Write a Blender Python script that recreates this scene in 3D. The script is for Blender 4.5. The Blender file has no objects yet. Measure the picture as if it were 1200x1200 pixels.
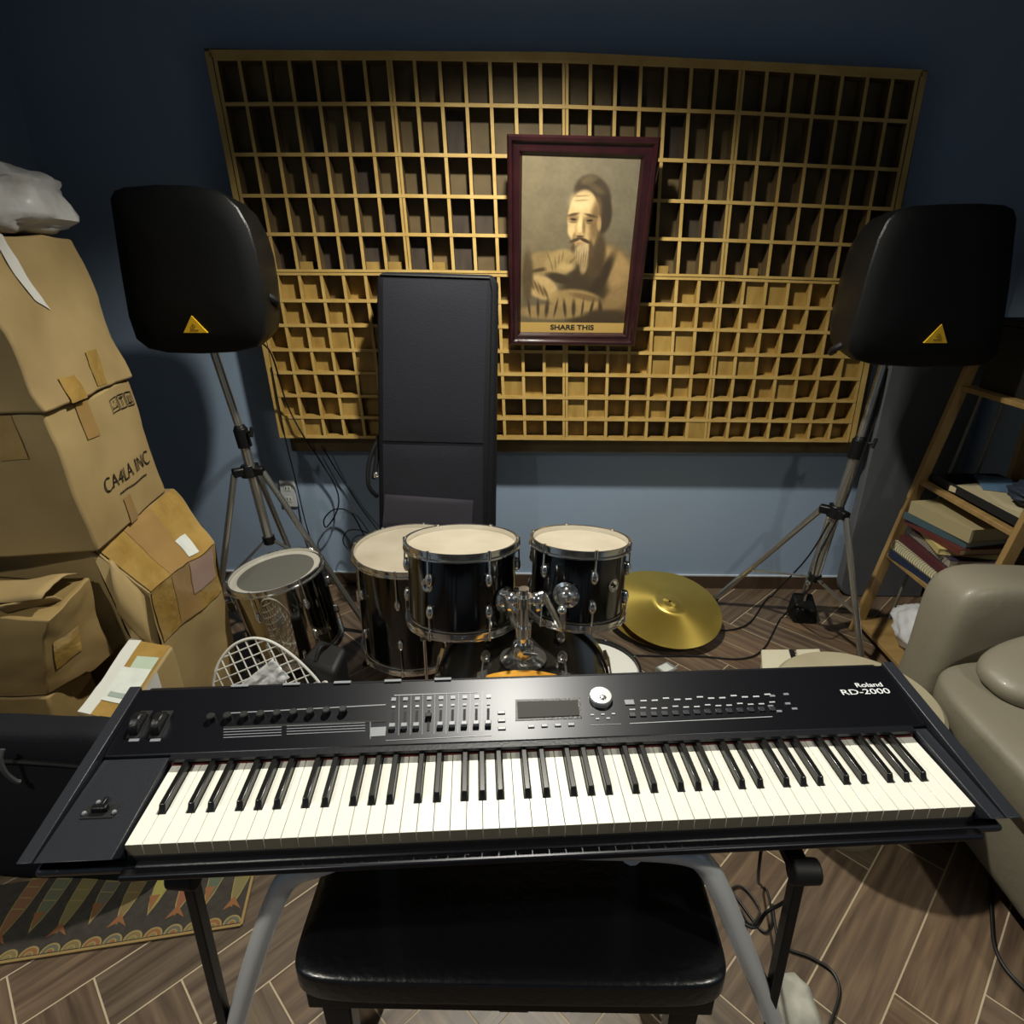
import bpy, bmesh, math, random
from mathutils import Vector, Matrix, Euler, noise
import numpy as np

scene = bpy.context.scene
COL = scene.collection
R = math.radians
PI = math.pi
rng = random.Random(11)

# ------------------------------------------------------------------ camera, world, lights, exposure
CAM = Vector((0, 0, 1.55))
FPX = 726.0
PITCH, YAW, ROLL = R(22.39), R(-0.86), R(0.13)
fwd = Vector((math.sin(YAW) * math.cos(PITCH), math.cos(YAW) * math.cos(PITCH), -math.sin(PITCH)))
rt = Vector((math.cos(YAW), -math.sin(YAW), 0))
up = rt.cross(fwd)
r2 = rt * math.cos(ROLL) + up * math.sin(ROLL)
u2 = -rt * math.sin(ROLL) + up * math.cos(ROLL)
CM = Matrix((r2, u2, -fwd)).transposed()
cam = bpy.data.objects.new('camera', bpy.data.cameras.new('camera'))
COL.objects.link(cam)
cam.matrix_world = Matrix.Translation(CAM) @ CM.to_4x4()
cam.data.sensor_fit = 'HORIZONTAL'
cam.data.sensor_width = 36.0
cam.data.lens = 36.0 * FPX / 1200.0
cam.data.clip_start = 0.02
scene.camera = cam

scene.view_settings.view_transform = 'Standard'
scene.view_settings.look = 'None'
scene.view_settings.gamma = 1.0
scene.view_settings.use_curve_mapping = False
scene.view_settings.exposure = 0.0

world = bpy.data.worlds.new('world')
scene.world = world
world.use_nodes = True
world.node_tree.nodes['Background'].inputs[0].default_value = (0.55, 0.62, 0.75, 1)
world.node_tree.nodes['Background'].inputs[1].default_value = 0.09

CEIL = 2.60
LAMPS = [  # recessed ceiling downlights: x, y, watts, cone degrees
    (0.0, 1.85, 210, 132), (-1.45, -0.15, 95, 138), (1.55, -0.15, 75, 138),
]
def make_lamps():
    for i, (x, y, w, cone) in enumerate(LAMPS):
        d = bpy.data.lights.new('downlight_beam', 'SPOT')
        d.energy = w
        d.spot_size = R(cone)
        d.spot_blend = 0.75
        d.shadow_soft_size = 0.045
        d.color = (1.0, 0.965, 0.84)
        o = bpy.data.objects.new('downlight_beam', d)
        COL.objects.link(o)
        o.location = (x, y, CEIL - 0.03)
make_lamps()

# points on real planes through photo pixels (1200 frame)
def ray(px, py):
    return CM @ Vector(((px - 600) / FPX, (600 - py) / FPX, -1.0))
def at_y(px, py, y):
    v = ray(px, py); return CAM + v * ((y - CAM.y) / v.y)
def at_z(px, py, z):
    v = ray(px, py); return CAM + v * ((z - CAM.z) / v.z)
def at_x(px, py, x):
    v = ray(px, py); return CAM + v * ((x - CAM.x) / v.x)
def at_plane(px, py, p, n):
    v = ray(px, py); return CAM + v * ((Vector(p) - CAM).dot(n) / v.dot(n))

# ------------------------------------------------------------------ materials
def lin(c):
    if isinstance(c, str):
        c = [int(c[i:i + 2], 16) / 255 for i in (0, 2, 4)]
    return tuple(x / 12.92 if x <= 0.04045 else ((x + 0.055) / 1.055) ** 2.4 for x in c) + (1.0,)

def mat(name, col, rough=0.5, metal=0.0, var=None, bump=None, coat=0.0, trans=0.0, alpha=1.0, spec=0.5, sheen=0.0, stretch=None, emit=None):
    """var = (scale, second colour, detail), bump = (scale, strength)"""
    m = bpy.data.materials.new(name)
    m.use_nodes = True
    nt = m.node_tree
    b = nt.nodes['Principled BSDF']
    b.inputs['Base Color'].default_value = lin(col)
    b.inputs['Roughness'].default_value = rough
    b.inputs['Metallic'].default_value = metal
    b.inputs['Coat Weight'].default_value = coat
    b.inputs['Coat Roughness'].default_value = 0.12
    b.inputs['Transmission Weight'].default_value = trans
    b.inputs['Alpha'].default_value = alpha
    b.inputs['Specular IOR Level'].default_value = spec
    b.inputs['Sheen Weight'].default_value = sheen
    if emit:
        b.inputs['Emission Color'].default_value = lin(emit[0]); b.inputs['Emission Strength'].default_value = emit[1]
    co = None
    if var or bump:
        tc = nt.nodes.new('ShaderNodeTexCoord')
        co = tc.outputs['Object']
        if stretch:
            mp = nt.nodes.new('ShaderNodeMapping')
            mp.inputs['Scale'].default_value = stretch
            nt.links.new(co, mp.inputs['Vector']); co = mp.outputs['Vector']
    if var:
        n = nt.nodes.new('ShaderNodeTexNoise')
        n.inputs['Scale'].default_value = var[0]
        n.inputs['Detail'].default_value = var[2] if len(var) > 2 else 4
        nt.links.new(co, n.inputs['Vector'])
        r = nt.nodes.new('ShaderNodeValToRGB')
        r.color_ramp.elements[0].position = 0.3; r.color_ramp.elements[1].position = 0.7
        r.color_ramp.elements[0].color = lin(col); r.color_ramp.elements[1].color = lin(var[1])
        nt.links.new(n.outputs[0], r.inputs[0]); nt.links.new(r.outputs[0], b.inputs['Base Color'])
    if bump:
        n = nt.nodes.new('ShaderNodeTexNoise')
        n.inputs['Scale'].default_value = bump[0]; n.inputs['Detail'].default_value = 3
        nt.links.new(co, n.inputs['Vector'])
        bp = nt.nodes.new('ShaderNodeBump')
        bp.inputs['Strength'].default_value = bump[1]; bp.inputs['Distance'].default_value = 0.01
        nt.links.new(n.outputs[0], bp.inputs['Height']); nt.links.new(bp.outputs[0], b.inputs['Normal'])
    return m

def attr_mat(name, rough=0.6, coat=0.0, attr='tint'):
    m = bpy.data.materials.new(name); m.use_nodes = True
    nt = m.node_tree; b = nt.nodes['Principled BSDF']
    a = nt.nodes.new('ShaderNodeVertexColor'); a.layer_name = attr
    nt.links.new(a.outputs[0], b.inputs['Base Color'])
    b.inputs['Roughness'].default_value = rough; b.inputs['Coat Weight'].default_value = coat
    return m

M = dict(
    wall=mat('blue_wall_paint', '92a5bd', 0.75, var=(1.3, '8a9db5', 5), bump=(60, 0.04)),
    wall2=mat('blue_grey_wall_paint', '4a6076', 0.8),
    ceiling=mat('ceiling_paint', '5a6066', 0.9),
    skirting=mat('brown_skirting_tile', '4a3a2c', 0.5, var=(8, '3a2c22')),
    skirting_top=mat('pale_caulk', 'b4bcc4', 0.7),
    grout=mat('pale_grout', 'b5a58a', 0.85),
    lattice=mat('pine_slat', 'c4a563', 0.55, var=(14, 'b08f4c'), stretch=(1, 1, 1)),
    well=mat('pine_block', 'a98a48', 0.6, var=(9, '8c6e30'), stretch=(3, 1, 1)),
    well_dark=mat('dark_well_block', '41352a', 0.7, var=(9, '2e2419'), stretch=(4, 1, 1)),  # upper well blocks, a darker brown than the lower ones
    fin=mat('pine_fin_side_shade', '9a7c40', 0.6, var=(9, '86692f'), stretch=(3, 1, 1)),  # pine darkened to put shade into the lower slat sides
    fin_dark=mat('upper_fin_side_shade', '5e4a2c', 0.65, var=(9, '4a3a22'), stretch=(3, 1, 1)),  # darker again, the shade between the upper slats as colour
    lat_frame=mat('aged_wood_frame', '6a5836', 0.6, var=(10, '544426')),
    black_plastic=mat('black_plastic', '0d0e10', 0.4, bump=(220, 0.12), spec=0.35),
    speaker_grille=mat('black_grille', '08090b', 0.7, bump=(350, 0.15), spec=0.18),
    black_rubber=mat('black_rubber', '0b0b0c', 0.6),
    black_metal=mat('black_metal', '1a1a1b', 0.35, metal=0.4),
    chrome=mat('chrome', 'e0e0de', 0.13, metal=0.95),
    chrome_drum=mat('polished_steel_shell', 'c2bdb2', 0.06, metal=1.0),
    steel=mat('brushed_steel', 'b4b2ac', 0.24, metal=0.86),
    silver=mat('silver_paint', 'dcdedf', 0.30, metal=0.25),
    lacquer=mat('black_lacquer', '060607', 0.12, coat=0.6),
    lacquer_char=mat('charcoal_lacquer', '1b1a17', 0.25, coat=0.4, var=(5, '24221c')),
    head=mat('cream_drum_head', 'b7ad9b', 0.6, var=(7, 'a59a86')),
    head_white=mat('white_drum_head', 'dcdcd6', 0.5),
    head_mesh=mat('grey_mesh_head', '5e5d57', 0.6, bump=(400, 0.2)),
    head_rim=mat('pale_head_collar', 'b5b1a6', 0.45),
    maple=mat('amber_wood_hoop', 'd39a35', 0.35, coat=0.5, var=(12, 'b9801f')),
    brass=mat('cymbal_brass', 'cdb660', 0.34, metal=0.82, var=(4, 'bba24c')),
    card=mat('cardboard', '9d875a', 0.75, var=(4, '88724a', 6), bump=(7, 0.25)),
    card2=mat('darker_cardboard', '8d7648', 0.7, var=(5, '735c36', 6), bump=(6, 0.35)),
    card_in=mat('cardboard_inside', '5a4426', 0.9),
    tape=mat('brown_packing_tape', '8f7139', 0.22, coat=0.5, var=(14, 'a08349'), bump=(26, 0.6)),
    tape2=mat('clear_tape', '94764a', 0.18, coat=0.6, bump=(10, 0.3)),
    tape_white=mat('white_tape', 'c9c9c4', 0.35),
    label_paper=mat('white_label_paper', 'cfd2cc', 0.6, var=(20, 'bfc4bf')),
    label_pink=mat('pinkish_label', 'a08578', 0.5),
    label_green=mat('pale_green_label', 'a9b7a4', 0.6),
    ink=mat('black_ink', '1a1712', 0.8),
    white_bag=mat('white_plastic_bag', 'c9c8c7', 0.32, var=(9, 'b0afaf'), bump=(14, 0.6)),
    clear_bag=mat('translucent_plastic', 'e2e4e8', 0.25, alpha=0.72, bump=(18, 0.6)),
    nylon=mat('black_nylon', '13141a', 0.8, bump=(160, 0.15), spec=0.25),
    nylon2=mat('black_nylon_front', '202028', 0.8, bump=(160, 0.15), spec=0.3),
    nylon3=mat('charcoal_velour_pocket', '33303a', 0.9, sheen=0.1),
    frame=mat('mahogany_frame', '2c0f12', 0.28, coat=0.4, var=(16, '1e090b')),
    caption=mat('tan_caption_strip', 'b4934f', 0.6),
    leather=mat('taupe_leather', '827c6c', 0.48, var=(3, '767060', 5), bump=(45, 0.12), coat=0.04),
    ottoman=mat('cream_vinyl', 'a49c84', 0.5, var=(5, '968d74')),
    bench=mat('black_vinyl', '0b0b10', 0.30, bump=(70, 0.12), coat=0.15),
    shelf=mat('light_wood', '9c7f50', 0.5, var=(6, '84683c'), stretch=(1, 6, 1)),
    dowel=mat('grey_dowel', '6e6a60', 0.5),
    white_key=mat('ivory_key', 'ecebe0', 0.3, coat=0.25),
    black_key=mat('black_key', '121212', 0.3, coat=0.2),
    felt=mat('red_felt', '5c1a1c', 0.9),
    kb=mat('black_panel_metal', '191a20', 0.36, metal=0.25, bump=(200, 0.05)),
    kb_end=mat('charcoal_end_block', '23252c', 0.42, bump=(240, 0.08)),
    kb_panel=mat('brushed_black_panel', '12131a', 0.34, metal=0.45),
    kb_groove=mat('groove_black', '050506', 0.7),
    print_=mat('pale_print', 'b9bcc0', 0.6),
    white_print=mat('white_lettering', 'e4e6e8', 0.5),
    grey_btn=mat('grey_button', '83868c', 0.4),
    screen=mat('dark_screen', '120f0b', 0.55, spec=0.25),
    yellow=mat('yellow_badge', 'd2a716', 0.5),
    rug=mat('charcoal_rug', '3a352e', 0.95, var=(60, '2e2a25'), bump=(240, 0.3)),
    rug_edge=mat('tan_rug_binding', '8b7346', 0.9),
    white_wire=mat('white_coated_wire', 'd6d6d0', 0.4),
    outlet=mat('white_outlet_plastic', 'c4c6c8', 0.4),
    white_box=mat('off_white_plastic', 'cfc9b2', 0.5),
    cloth=mat('pale_cloth', 'b9b8ad', 0.8, var=(12, 'a3a196'), bump=(16, 0.5)),
    cable=mat('black_cable', '0c0c0d', 0.5),
    foil=mat('silver_foil', 'b4b6b6', 0.3, metal=0.6),
    grey_panel=mat('grey_fabric', '5d5f63', 0.9, var=(3, '54565a'), bump=(120, 0.1)),
    dark_box=mat('dark_case', '141517', 0.6),
    lamp_glass=mat('lit_diffuser', 'fff4dc', 0.4, emit=('fff1d6', 6.0)),
)
def lathed(m):
    nt = m.node_tree; b = nt.nodes['Principled BSDF']
    tg = nt.nodes.new('ShaderNodeTangent'); tg.direction_type = 'RADIAL'; tg.axis = 'Z'
    b.inputs['Anisotropic'].default_value = 0.75
    nt.links.new(tg.outputs[0], b.inputs['Tangent'])
lathed(M['brass'])
def colour(name, col, rough=0.7):
    if name not in M: M[name] = mat(name, col, rough)
    return M[name]

# ------------------------------------------------------------------ mesh builder
class MB:
    def __init__(self):
        self.v = []; self.f = []; self.mi = []; self.cur = 0; self.T = Matrix.Identity(4)
    def add(self, vs, fs):
        o = len(self.v)
        self.v += [tuple(self.T @ Vector(p)) for p in vs]
        self.f += [tuple(o + i for i in f) for f in fs]
        self.mi += [self.cur] * len(fs)
        return self
    def hexa(self, b, t):
        return self.add(list(b) + list(t), [(3, 2, 1, 0), (4, 5, 6, 7), (0, 1, 5, 4), (1, 2, 6, 5), (2, 3, 7, 6), (3, 0, 4, 7)])
    def box(self, x0, x1, y0, y1, z0, z1):
        return self.hexa([(x0, y0, z0), (x1, y0, z0), (x1, y1, z0), (x0, y1, z0)], [(x0, y0, z1), (x1, y0, z1), (x1, y1, z1), (x0, y1, z1)])
    def bar(self, p0, p1, w, h, upv=(0, 0, 1)):
        p0, p1 = Vector(p0), Vector(p1); d = (p1 - p0).normalized()
        s = d.cross(Vector(upv)).normalized(); n = s.cross(d)
        q = lambda p, a, b: p + s * a * w / 2 + n * b * h / 2
        return self.hexa([q(p0, -1, -1), q(p0, 1, -1), q(p1, 1, -1), q(p1, -1, -1)], [q(p0, -1, 1), q(p0, 1, 1), q(p1, 1, 1), q(p1, -1, 1)])
    def cyl(self, p0, p1, r0, r1=None, n=16):
        if r1 is None: r1 = r0
        p0, p1 = Vector(p0), Vector(p1); d = (p1 - p0).normalized()
        a = Vector((1, 0, 0)) if abs(d.x) < 0.8 else Vector((0, 1, 0))
        s = d.cross(a).normalized(); t = d.cross(s)
        vs = [p + (s * math.cos(2 * PI * i / n) + t * math.sin(2 * PI * i / n)) * r for p, r in ((p0, r0), (p1, r1)) for i in range(n)]
        fs = [(i, (i + 1) % n, n + (i + 1) % n, n + i) for i in range(n)] + [tuple(range(n - 1, -1, -1)), tuple(range(n, 2 * n))]
        return self.add(vs, fs)
    def tube(self, pts, r, n=8, sub=6, closed=False):
        pts = [Vector(p) for p in pts]
        if sub > 1 and len(pts) > 2:
            out = []
            N = len(pts)
            for i in range(N if closed else N - 1):
                g = (lambda k: pts[k % N]) if closed else (lambda k: pts[max(0, min(N - 1, k))])
                a, b, c, d = g(i - 1), g(i), g(i + 1), g(i + 2)
                for k in range(sub):
                    t = k / sub
                    out.append(0.5 * ((2 * b) + (-a + c) * t + (2 * a - 5 * b + 4 * c - d) * t * t + (-a + 3 * b - 3 * c + d) * t ** 3))
            if not closed: out.append(pts[-1])
            pts = out
        N = len(pts); vs = []; s = None
        for i, p in enumerate(pts):
            q0 = pts[(i - 1) % N] if closed else pts[max(0, i - 1)]
            q1 = pts[(i + 1) % N] if closed else pts[min(N - 1, i + 1)]
            d = (q1 - q0).normalized()
            if s is None:
                a = Vector((0, 0, 1)) if abs(d.z) < 0.8 else Vector((1, 0, 0))
                s = d.cross(a).normalized()
            else:
                s = (s - d * s.dot(d)).normalized()
            t = d.cross(s)
            vs += [p + (s * math.cos(2 * PI * k / n) + t * math.sin(2 * PI * k / n)) * r for k in range(n)]
        fs = []
        for i in range(N if closed else N - 1):
            j = (i + 1) % N
            fs += [(i * n + k, i * n + (k + 1) % n, j * n + (k + 1) % n, j * n + k) for k in range(n)]
        if not closed: fs += [tuple(range(n - 1, -1, -1)), tuple(range((N - 1) * n, N * n))]
        return self.add(vs, fs)
    def lathe(self, prof, n=40):
        """profile of (r, z) from bottom to top, round the z axis"""
        vs = []; fs = []; rings = []
        for r, z in prof:
            if r < 1e-6:
                rings.append([len(vs)]); vs.append((0, 0, z))
            else:
                rings.append(list(range(len(vs), len(vs) + n)))
                vs += [(r * math.cos(2 * PI * i / n), r * math.sin(2 * PI * i / n), z) for i in range(n)]
        for a, b in zip(rings, rings[1:]):
            for i in range(n):
                j = (i + 1) % n
                if len(a) == 1 and len(b) == 1: continue
                if len(a) == 1: fs.append((a[0], b[j], b[i]))
                elif len(b) == 1: fs.append((a[i], a[j], b[0]))
                else: fs.append((a[i], a[j], b[j], b[i]))
        return self.add(vs, fs)
    def prism(self, outline, off):
        off = Vector(off); n = len(outline)
        vs = [Vector(p) for p in outline] + [Vector(p) + off for p in outline]
        fs = [tuple(range(n - 1, -1, -1)), tuple(range(n, 2 * n))] + [(i, (i + 1) % n, n + (i + 1) % n, n + i) for i in range(n)]
        return self.add(vs, fs)
    def grid(self, fn, nu, nv):
        vs = [fn(i / nu, j / nv) for j in range(nv + 1) for i in range(nu + 1)]
        fs = [(j * (nu + 1) + i, j * (nu + 1) + i + 1, (j + 1) * (nu + 1) + i + 1, (j + 1) * (nu + 1) + i) for j in range(nv) for i in range(nu)]
        return self.add(vs, fs)
    def ball(self, c, rx, ry=None, rz=None, n=16, m=10):
        ry = ry or rx; rz = rz or rx
        T0 = self.T; self.T = T0 @ Matrix.Translation(Vector(c)) @ Matrix.Diagonal((rx, ry, rz, 1))
        self.lathe([(math.sin(PI * k / m), -math.cos(PI * k / m)) for k in range(m + 1)], n); self.T = T0
        return self
    def build(self, name, mats, parent=None, bevel=0.0, seg=2, sharp=35, sub=0, fix=True):
        me = bpy.data.meshes.new(name)
        vs = self.v
        if parent is not None:
            inv = MW[parent.name].inverted()
            vs = [inv @ Vector(p) for p in vs]
        me.from_pydata(vs, [], self.f)
        for m in (mats if isinstance(mats, (list, tuple)) else [mats]): me.materials.append(m)
        me.polygons.foreach_set('material_index', self.mi)
        if fix:
            bm = bmesh.new(); bm.from_mesh(me)
            bmesh.ops.remove_doubles(bm, verts=bm.verts, dist=1e-5)
            bmesh.ops.recalc_face_normals(bm, faces=bm.faces)
            bm.to_mesh(me); bm.free()
        me.shade_smooth(); me.set_sharp_from_angle(angle=R(sharp))
        o = bpy.data.objects.new(name, me); COL.objects.link(o)
        if parent is not None:
            o.parent = parent
            MW[o.name] = MW[parent.name].copy()
        else:
            MW[o.name] = Matrix.Identity(4)
        if bevel:
            b = o.modifiers.new('bevel', 'BEVEL'); b.width = bevel; b.segments = seg; b.limit_method = 'ANGLE'; b.angle_limit = R(40)
        if sub:
            s = o.modifiers.new('subsurf', 'SUBSURF'); s.levels = sub; s.render_levels = sub
        return o
MW = {}
def thing(name, label, cat, loc=(0, 0, 0), rz=0.0, group=None):
    o = bpy.data.objects.new(name, None); COL.objects.link(o)
    o.location = loc; o.rotation_euler = (0, 0, rz); o.empty_display_size = 0.1
    MW[o.name] = Matrix.Translation(Vector(loc)) @ Matrix.Rotation(rz, 4, 'Z')
    tag(o, label, cat, group)
    return o
def tag(o, label, cat, group=None):
    o['label'] = label; o['category'] = cat
    if group: o['group'] = group
    return o
def struct(o):
    o['kind'] = 'structure'; return o
def rot_to(d):
    """matrix turning +Z to direction d"""
    return Vector((0, 0, 1)).rotation_difference(Vector(d).normalized()).to_matrix().to_4x4()
def text(name, body, size, mtx, material, parent, extrude=0.0004, align='CENTER', bold=0.0, sx=1.0, shear=0.0):
    cu = bpy.data.curves.new(name, 'FONT'); cu.body = body; cu.size = size; cu.extrude = extrude
    cu.align_x = align; cu.align_y = 'CENTER'; cu.offset = bold; cu.shear = shear
    tmp = bpy.data.objects.new(name, cu); COL.objects.link(tmp)
    bpy.context.view_layer.update()
    me = bpy.data.meshes.new_from_object(tmp.evaluated_get(bpy.context.evaluated_depsgraph_get()))
    bpy.data.objects.remove(tmp); bpy.data.curves.remove(cu)
    inv = MW[parent.name].inverted() if parent else Matrix.Identity(4)
    me.transform(inv @ mtx @ Matrix.Diagonal((sx, 1, 1, 1)))
    me.materials.clear(); me.materials.append(material)
    o = bpy.data.objects.new(name, me); COL.objects.link(o)
    if parent: o.parent = parent; MW[o.name] = MW[parent.name].copy()
    return o
def basis(o, x, y):
    """matrix with origin o, x axis x, in-plane y hint"""
    x = Vector(x).normalized(); z = x.cross(Vector(y)).normalized(); y = z.cross(x)
    m = Matrix((x, y, z)).transposed().to_4x4(); m.translation = Vector(o); return m

# ------------------------------------------------------------------ room shell
XL, XR, YB, YF, WALL_T = -1.94, 2.06, 2.78, -1.70, 0.1
def wall(name, x0, x1, y0, y1, m):
    return struct(MB().box(x0, x1, y0, y1, 0, CEIL).build(name, m))
wall('wall_back', XL - WALL_T, XR + WALL_T, YB, YB + WALL_T, M['wall'])
wall('wall_left', XL - WALL_T, XL, YF, YB, M['wall'])
wall('wall_right', XR, XR + WALL_T, YF, YB, M['wall'])
wall('wall_front', XL - WALL_T, XR + WALL_T, YF - WALL_T, YF, M['wall'])
struct(MB().box(XL - WALL_T, XR + WALL_T, YF - WALL_T, YB + WALL_T, CEIL, CEIL + 0.08).build('ceiling', M['ceiling']))
b = MB().box(XL, XR, YB - 0.012, YB, 0, 0.068); bs = struct(b.build('baseboard_back', M['skirting']))
struct(MB().box(XL, XR, YB - 0.010, YB, 0.068, 0.074).build('trim_1', M['skirting_top']))
struct(MB().box(XL, XL + 0.012, YF, YB - 0.012, 0, 0.068).build('baseboard_left', M['skirting']))
struct(MB().box(XR - 0.012, XR, YF, YB - 0.012, 0, 0.068).build('baseboard_right', M['skirting']))

# floor: herringbone plank tiles, L = 4W, turned 45 degrees
def tile_material():
    m = bpy.data.materials.new('wood_plank_tile'); m.use_nodes = True
    nt = m.node_tree; L = nt.links.new; b = nt.nodes['Principled BSDF']
    uv = nt.nodes.new('ShaderNodeUVMap'); uv.uv_map = 'grain'
    mp = nt.nodes.new('ShaderNodeMapping'); mp.inputs['Scale'].default_value = (1.0, 14.0, 1.0); L(uv.outputs[0], mp.inputs[0])
    n1 = nt.nodes.new('ShaderNodeTexNoise'); n1.inputs['Scale'].default_value = 3.2; n1.inputs['Detail'].default_value = 7; n1.inputs['Distortion'].default_value = 0.35
    L(mp.outputs[0], n1.inputs['Vector'])
    r = nt.nodes.new('ShaderNodeValToRGB'); e = r.color_ramp.elements
    e[0].position = 0.32; e[0].color = lin('4c3d31'); e[1].position = 0.68; e[1].color = lin('76634f')
    k = e.new(0.5); k.color = lin('625141')
    L(n1.outputs[0], r.inputs[0])
    vc = nt.nodes.new('ShaderNodeVertexColor'); vc.layer_name = 'tint'
    mx = nt.nodes.new('ShaderNodeMix'); mx.data_type = 'RGBA'; mx.blend_type = 'MULTIPLY'; mx.inputs[0].default_value = 1.0
    L(r.outputs[0], mx.inputs[6]); L(vc.outputs[0], mx.inputs[7]); L(mx.outputs[2], b.inputs['Base Color'])
    b.inputs['Roughness'].default_value = 0.42
    bp = nt.nodes.new('ShaderNodeBump'); bp.inputs['Strength'].default_value = 0.15; bp.inputs['Distance'].default_value = 0.004
    L(n1.outputs[0], bp.inputs['Height']); L(bp.outputs[0], b.inputs['Normal'])
    return m
def make_floor():
    W = 0.1448; g = 0.0022; q = 1 / math.sqrt(2)
    s0, t0 = 1.247, -0.030
    bm = bmesh.new(); uvl = bm.loops.layers.uv.new('grain'); cl = bm.loops.layers.float_color.new('tint')
    rr = random.Random(4)
    def rect(s1, s2, t1, t2, alongs):
        pts = [(s1 + g, t1 + g), (s2 - g, t1 + g), (s2 - g, t2 - g), (s1 + g, t2 - g)]
        xy = [((s + t) * q, (s - t) * q) for s, t in pts]
        if all(x < XL or x > XR for x, y in xy) or all(y < YF or y > YB for x, y in xy): return
        f = bm.faces.new([bm.verts.new((x, y, 0)) for x, y in xy][::-1])
        k = rr.uniform(0.82, 1.12); w = rr.uniform(-0.05, 0.05); ou, ov = rr.uniform(0, 50), rr.uniform(0, 50)
        for lp in f.loops:
            x, y = lp.vert.co.x, lp.vert.co.y; s = (x + y) * q; t = (x - y) * q
            lp[uvl].uv = (s + ou, t + ov) if alongs else (t + ou, s + ov)
            lp[cl] = (k * (1 + w), k, k * (1 - w), 1)
    for k in range(-30, 31):
        for j in range(-30, 40):
            if (j - k) % 8 == 0: rect(s0 + j * W, s0 + (j + 4) * W, t0 + k * W, t0 + (k + 1) * W, True)
            if (j - k) % 8 == 7: rect(s0 + j * W, s0 + (j + 1) * W, t0 + k * W, t0 + (k + 4) * W, False)
    for co, no in (((XL, 0, 0), (-1, 0, 0)), ((XR, 0, 0), (1, 0, 0)), ((0, YB, 0), (0, 1, 0)), ((0, YF, 0), (0, -1, 0))):
        bmesh.ops.bisect_plane(bm, geom=bm.verts[:] + bm.edges[:] + bm.faces[:], plane_co=co, plane_no=no, clear_outer=True)
    # grout bed just under the tile faces
    def quad(z0, z1, mi):
        vs = [bm.verts.new(p) for p in ((XL, YF, z0), (XR, YF, z0), (XR, YB, z0), (XL, YB, z0), (XL, YF, z1), (XR, YF, z1), (XR, YB, z1), (XL, YB, z1))]
        for f in ((3, 2, 1, 0), (4, 5, 6, 7), (0, 1, 5, 4), (1, 2, 6, 5), (2, 3, 7, 6), (3, 0, 4, 7)):
            bm.faces.new([vs[i] for i in f]).material_index = mi
    quad(-0.05, -0.0012, 1)
    me = bpy.data.meshes.new('floor'); bm.normal_update()
    for f in bm.faces:
        if f.material_index == 0 and f.normal.z < 0: f.normal_flip()
    bm.to_mesh(me); bm.free()
    me.materials.append(tile_material()); me.materials.append(M['grout'])
    o = bpy.data.objects.new('floor', me); COL.objects.link(o); struct(o)
make_floor()

for i, (x, y, w, cone) in enumerate(LAMPS):     # the lamps' own fittings
    t = thing('ceiling_downlight', ['round recessed downlight in the ceiling above the drums',
              'round recessed downlight in ceiling left of the keyboard', 'round recessed downlight in ceiling above the leather sofa'][i], 'light', (x, y, CEIL))
    mb = MB(); mb.T = Matrix.Translation((x, y, CEIL - 0.012)); mb.lathe([(0.062, 0), (0.085, 0), (0.085, 0.008), (0.062, 0.012), (0.062, 0)], 32); mb.build('trim_ring', M['outlet'], t)
    mb = MB(); mb.T = Matrix.Translation((x, y, CEIL - 0.006)); mb.lathe([(0, 0), (0.06, 0), (0.06, 0.005), (0, 0.005)], 32); mb.build('diffuser', M['lamp_glass'], t)

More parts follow.
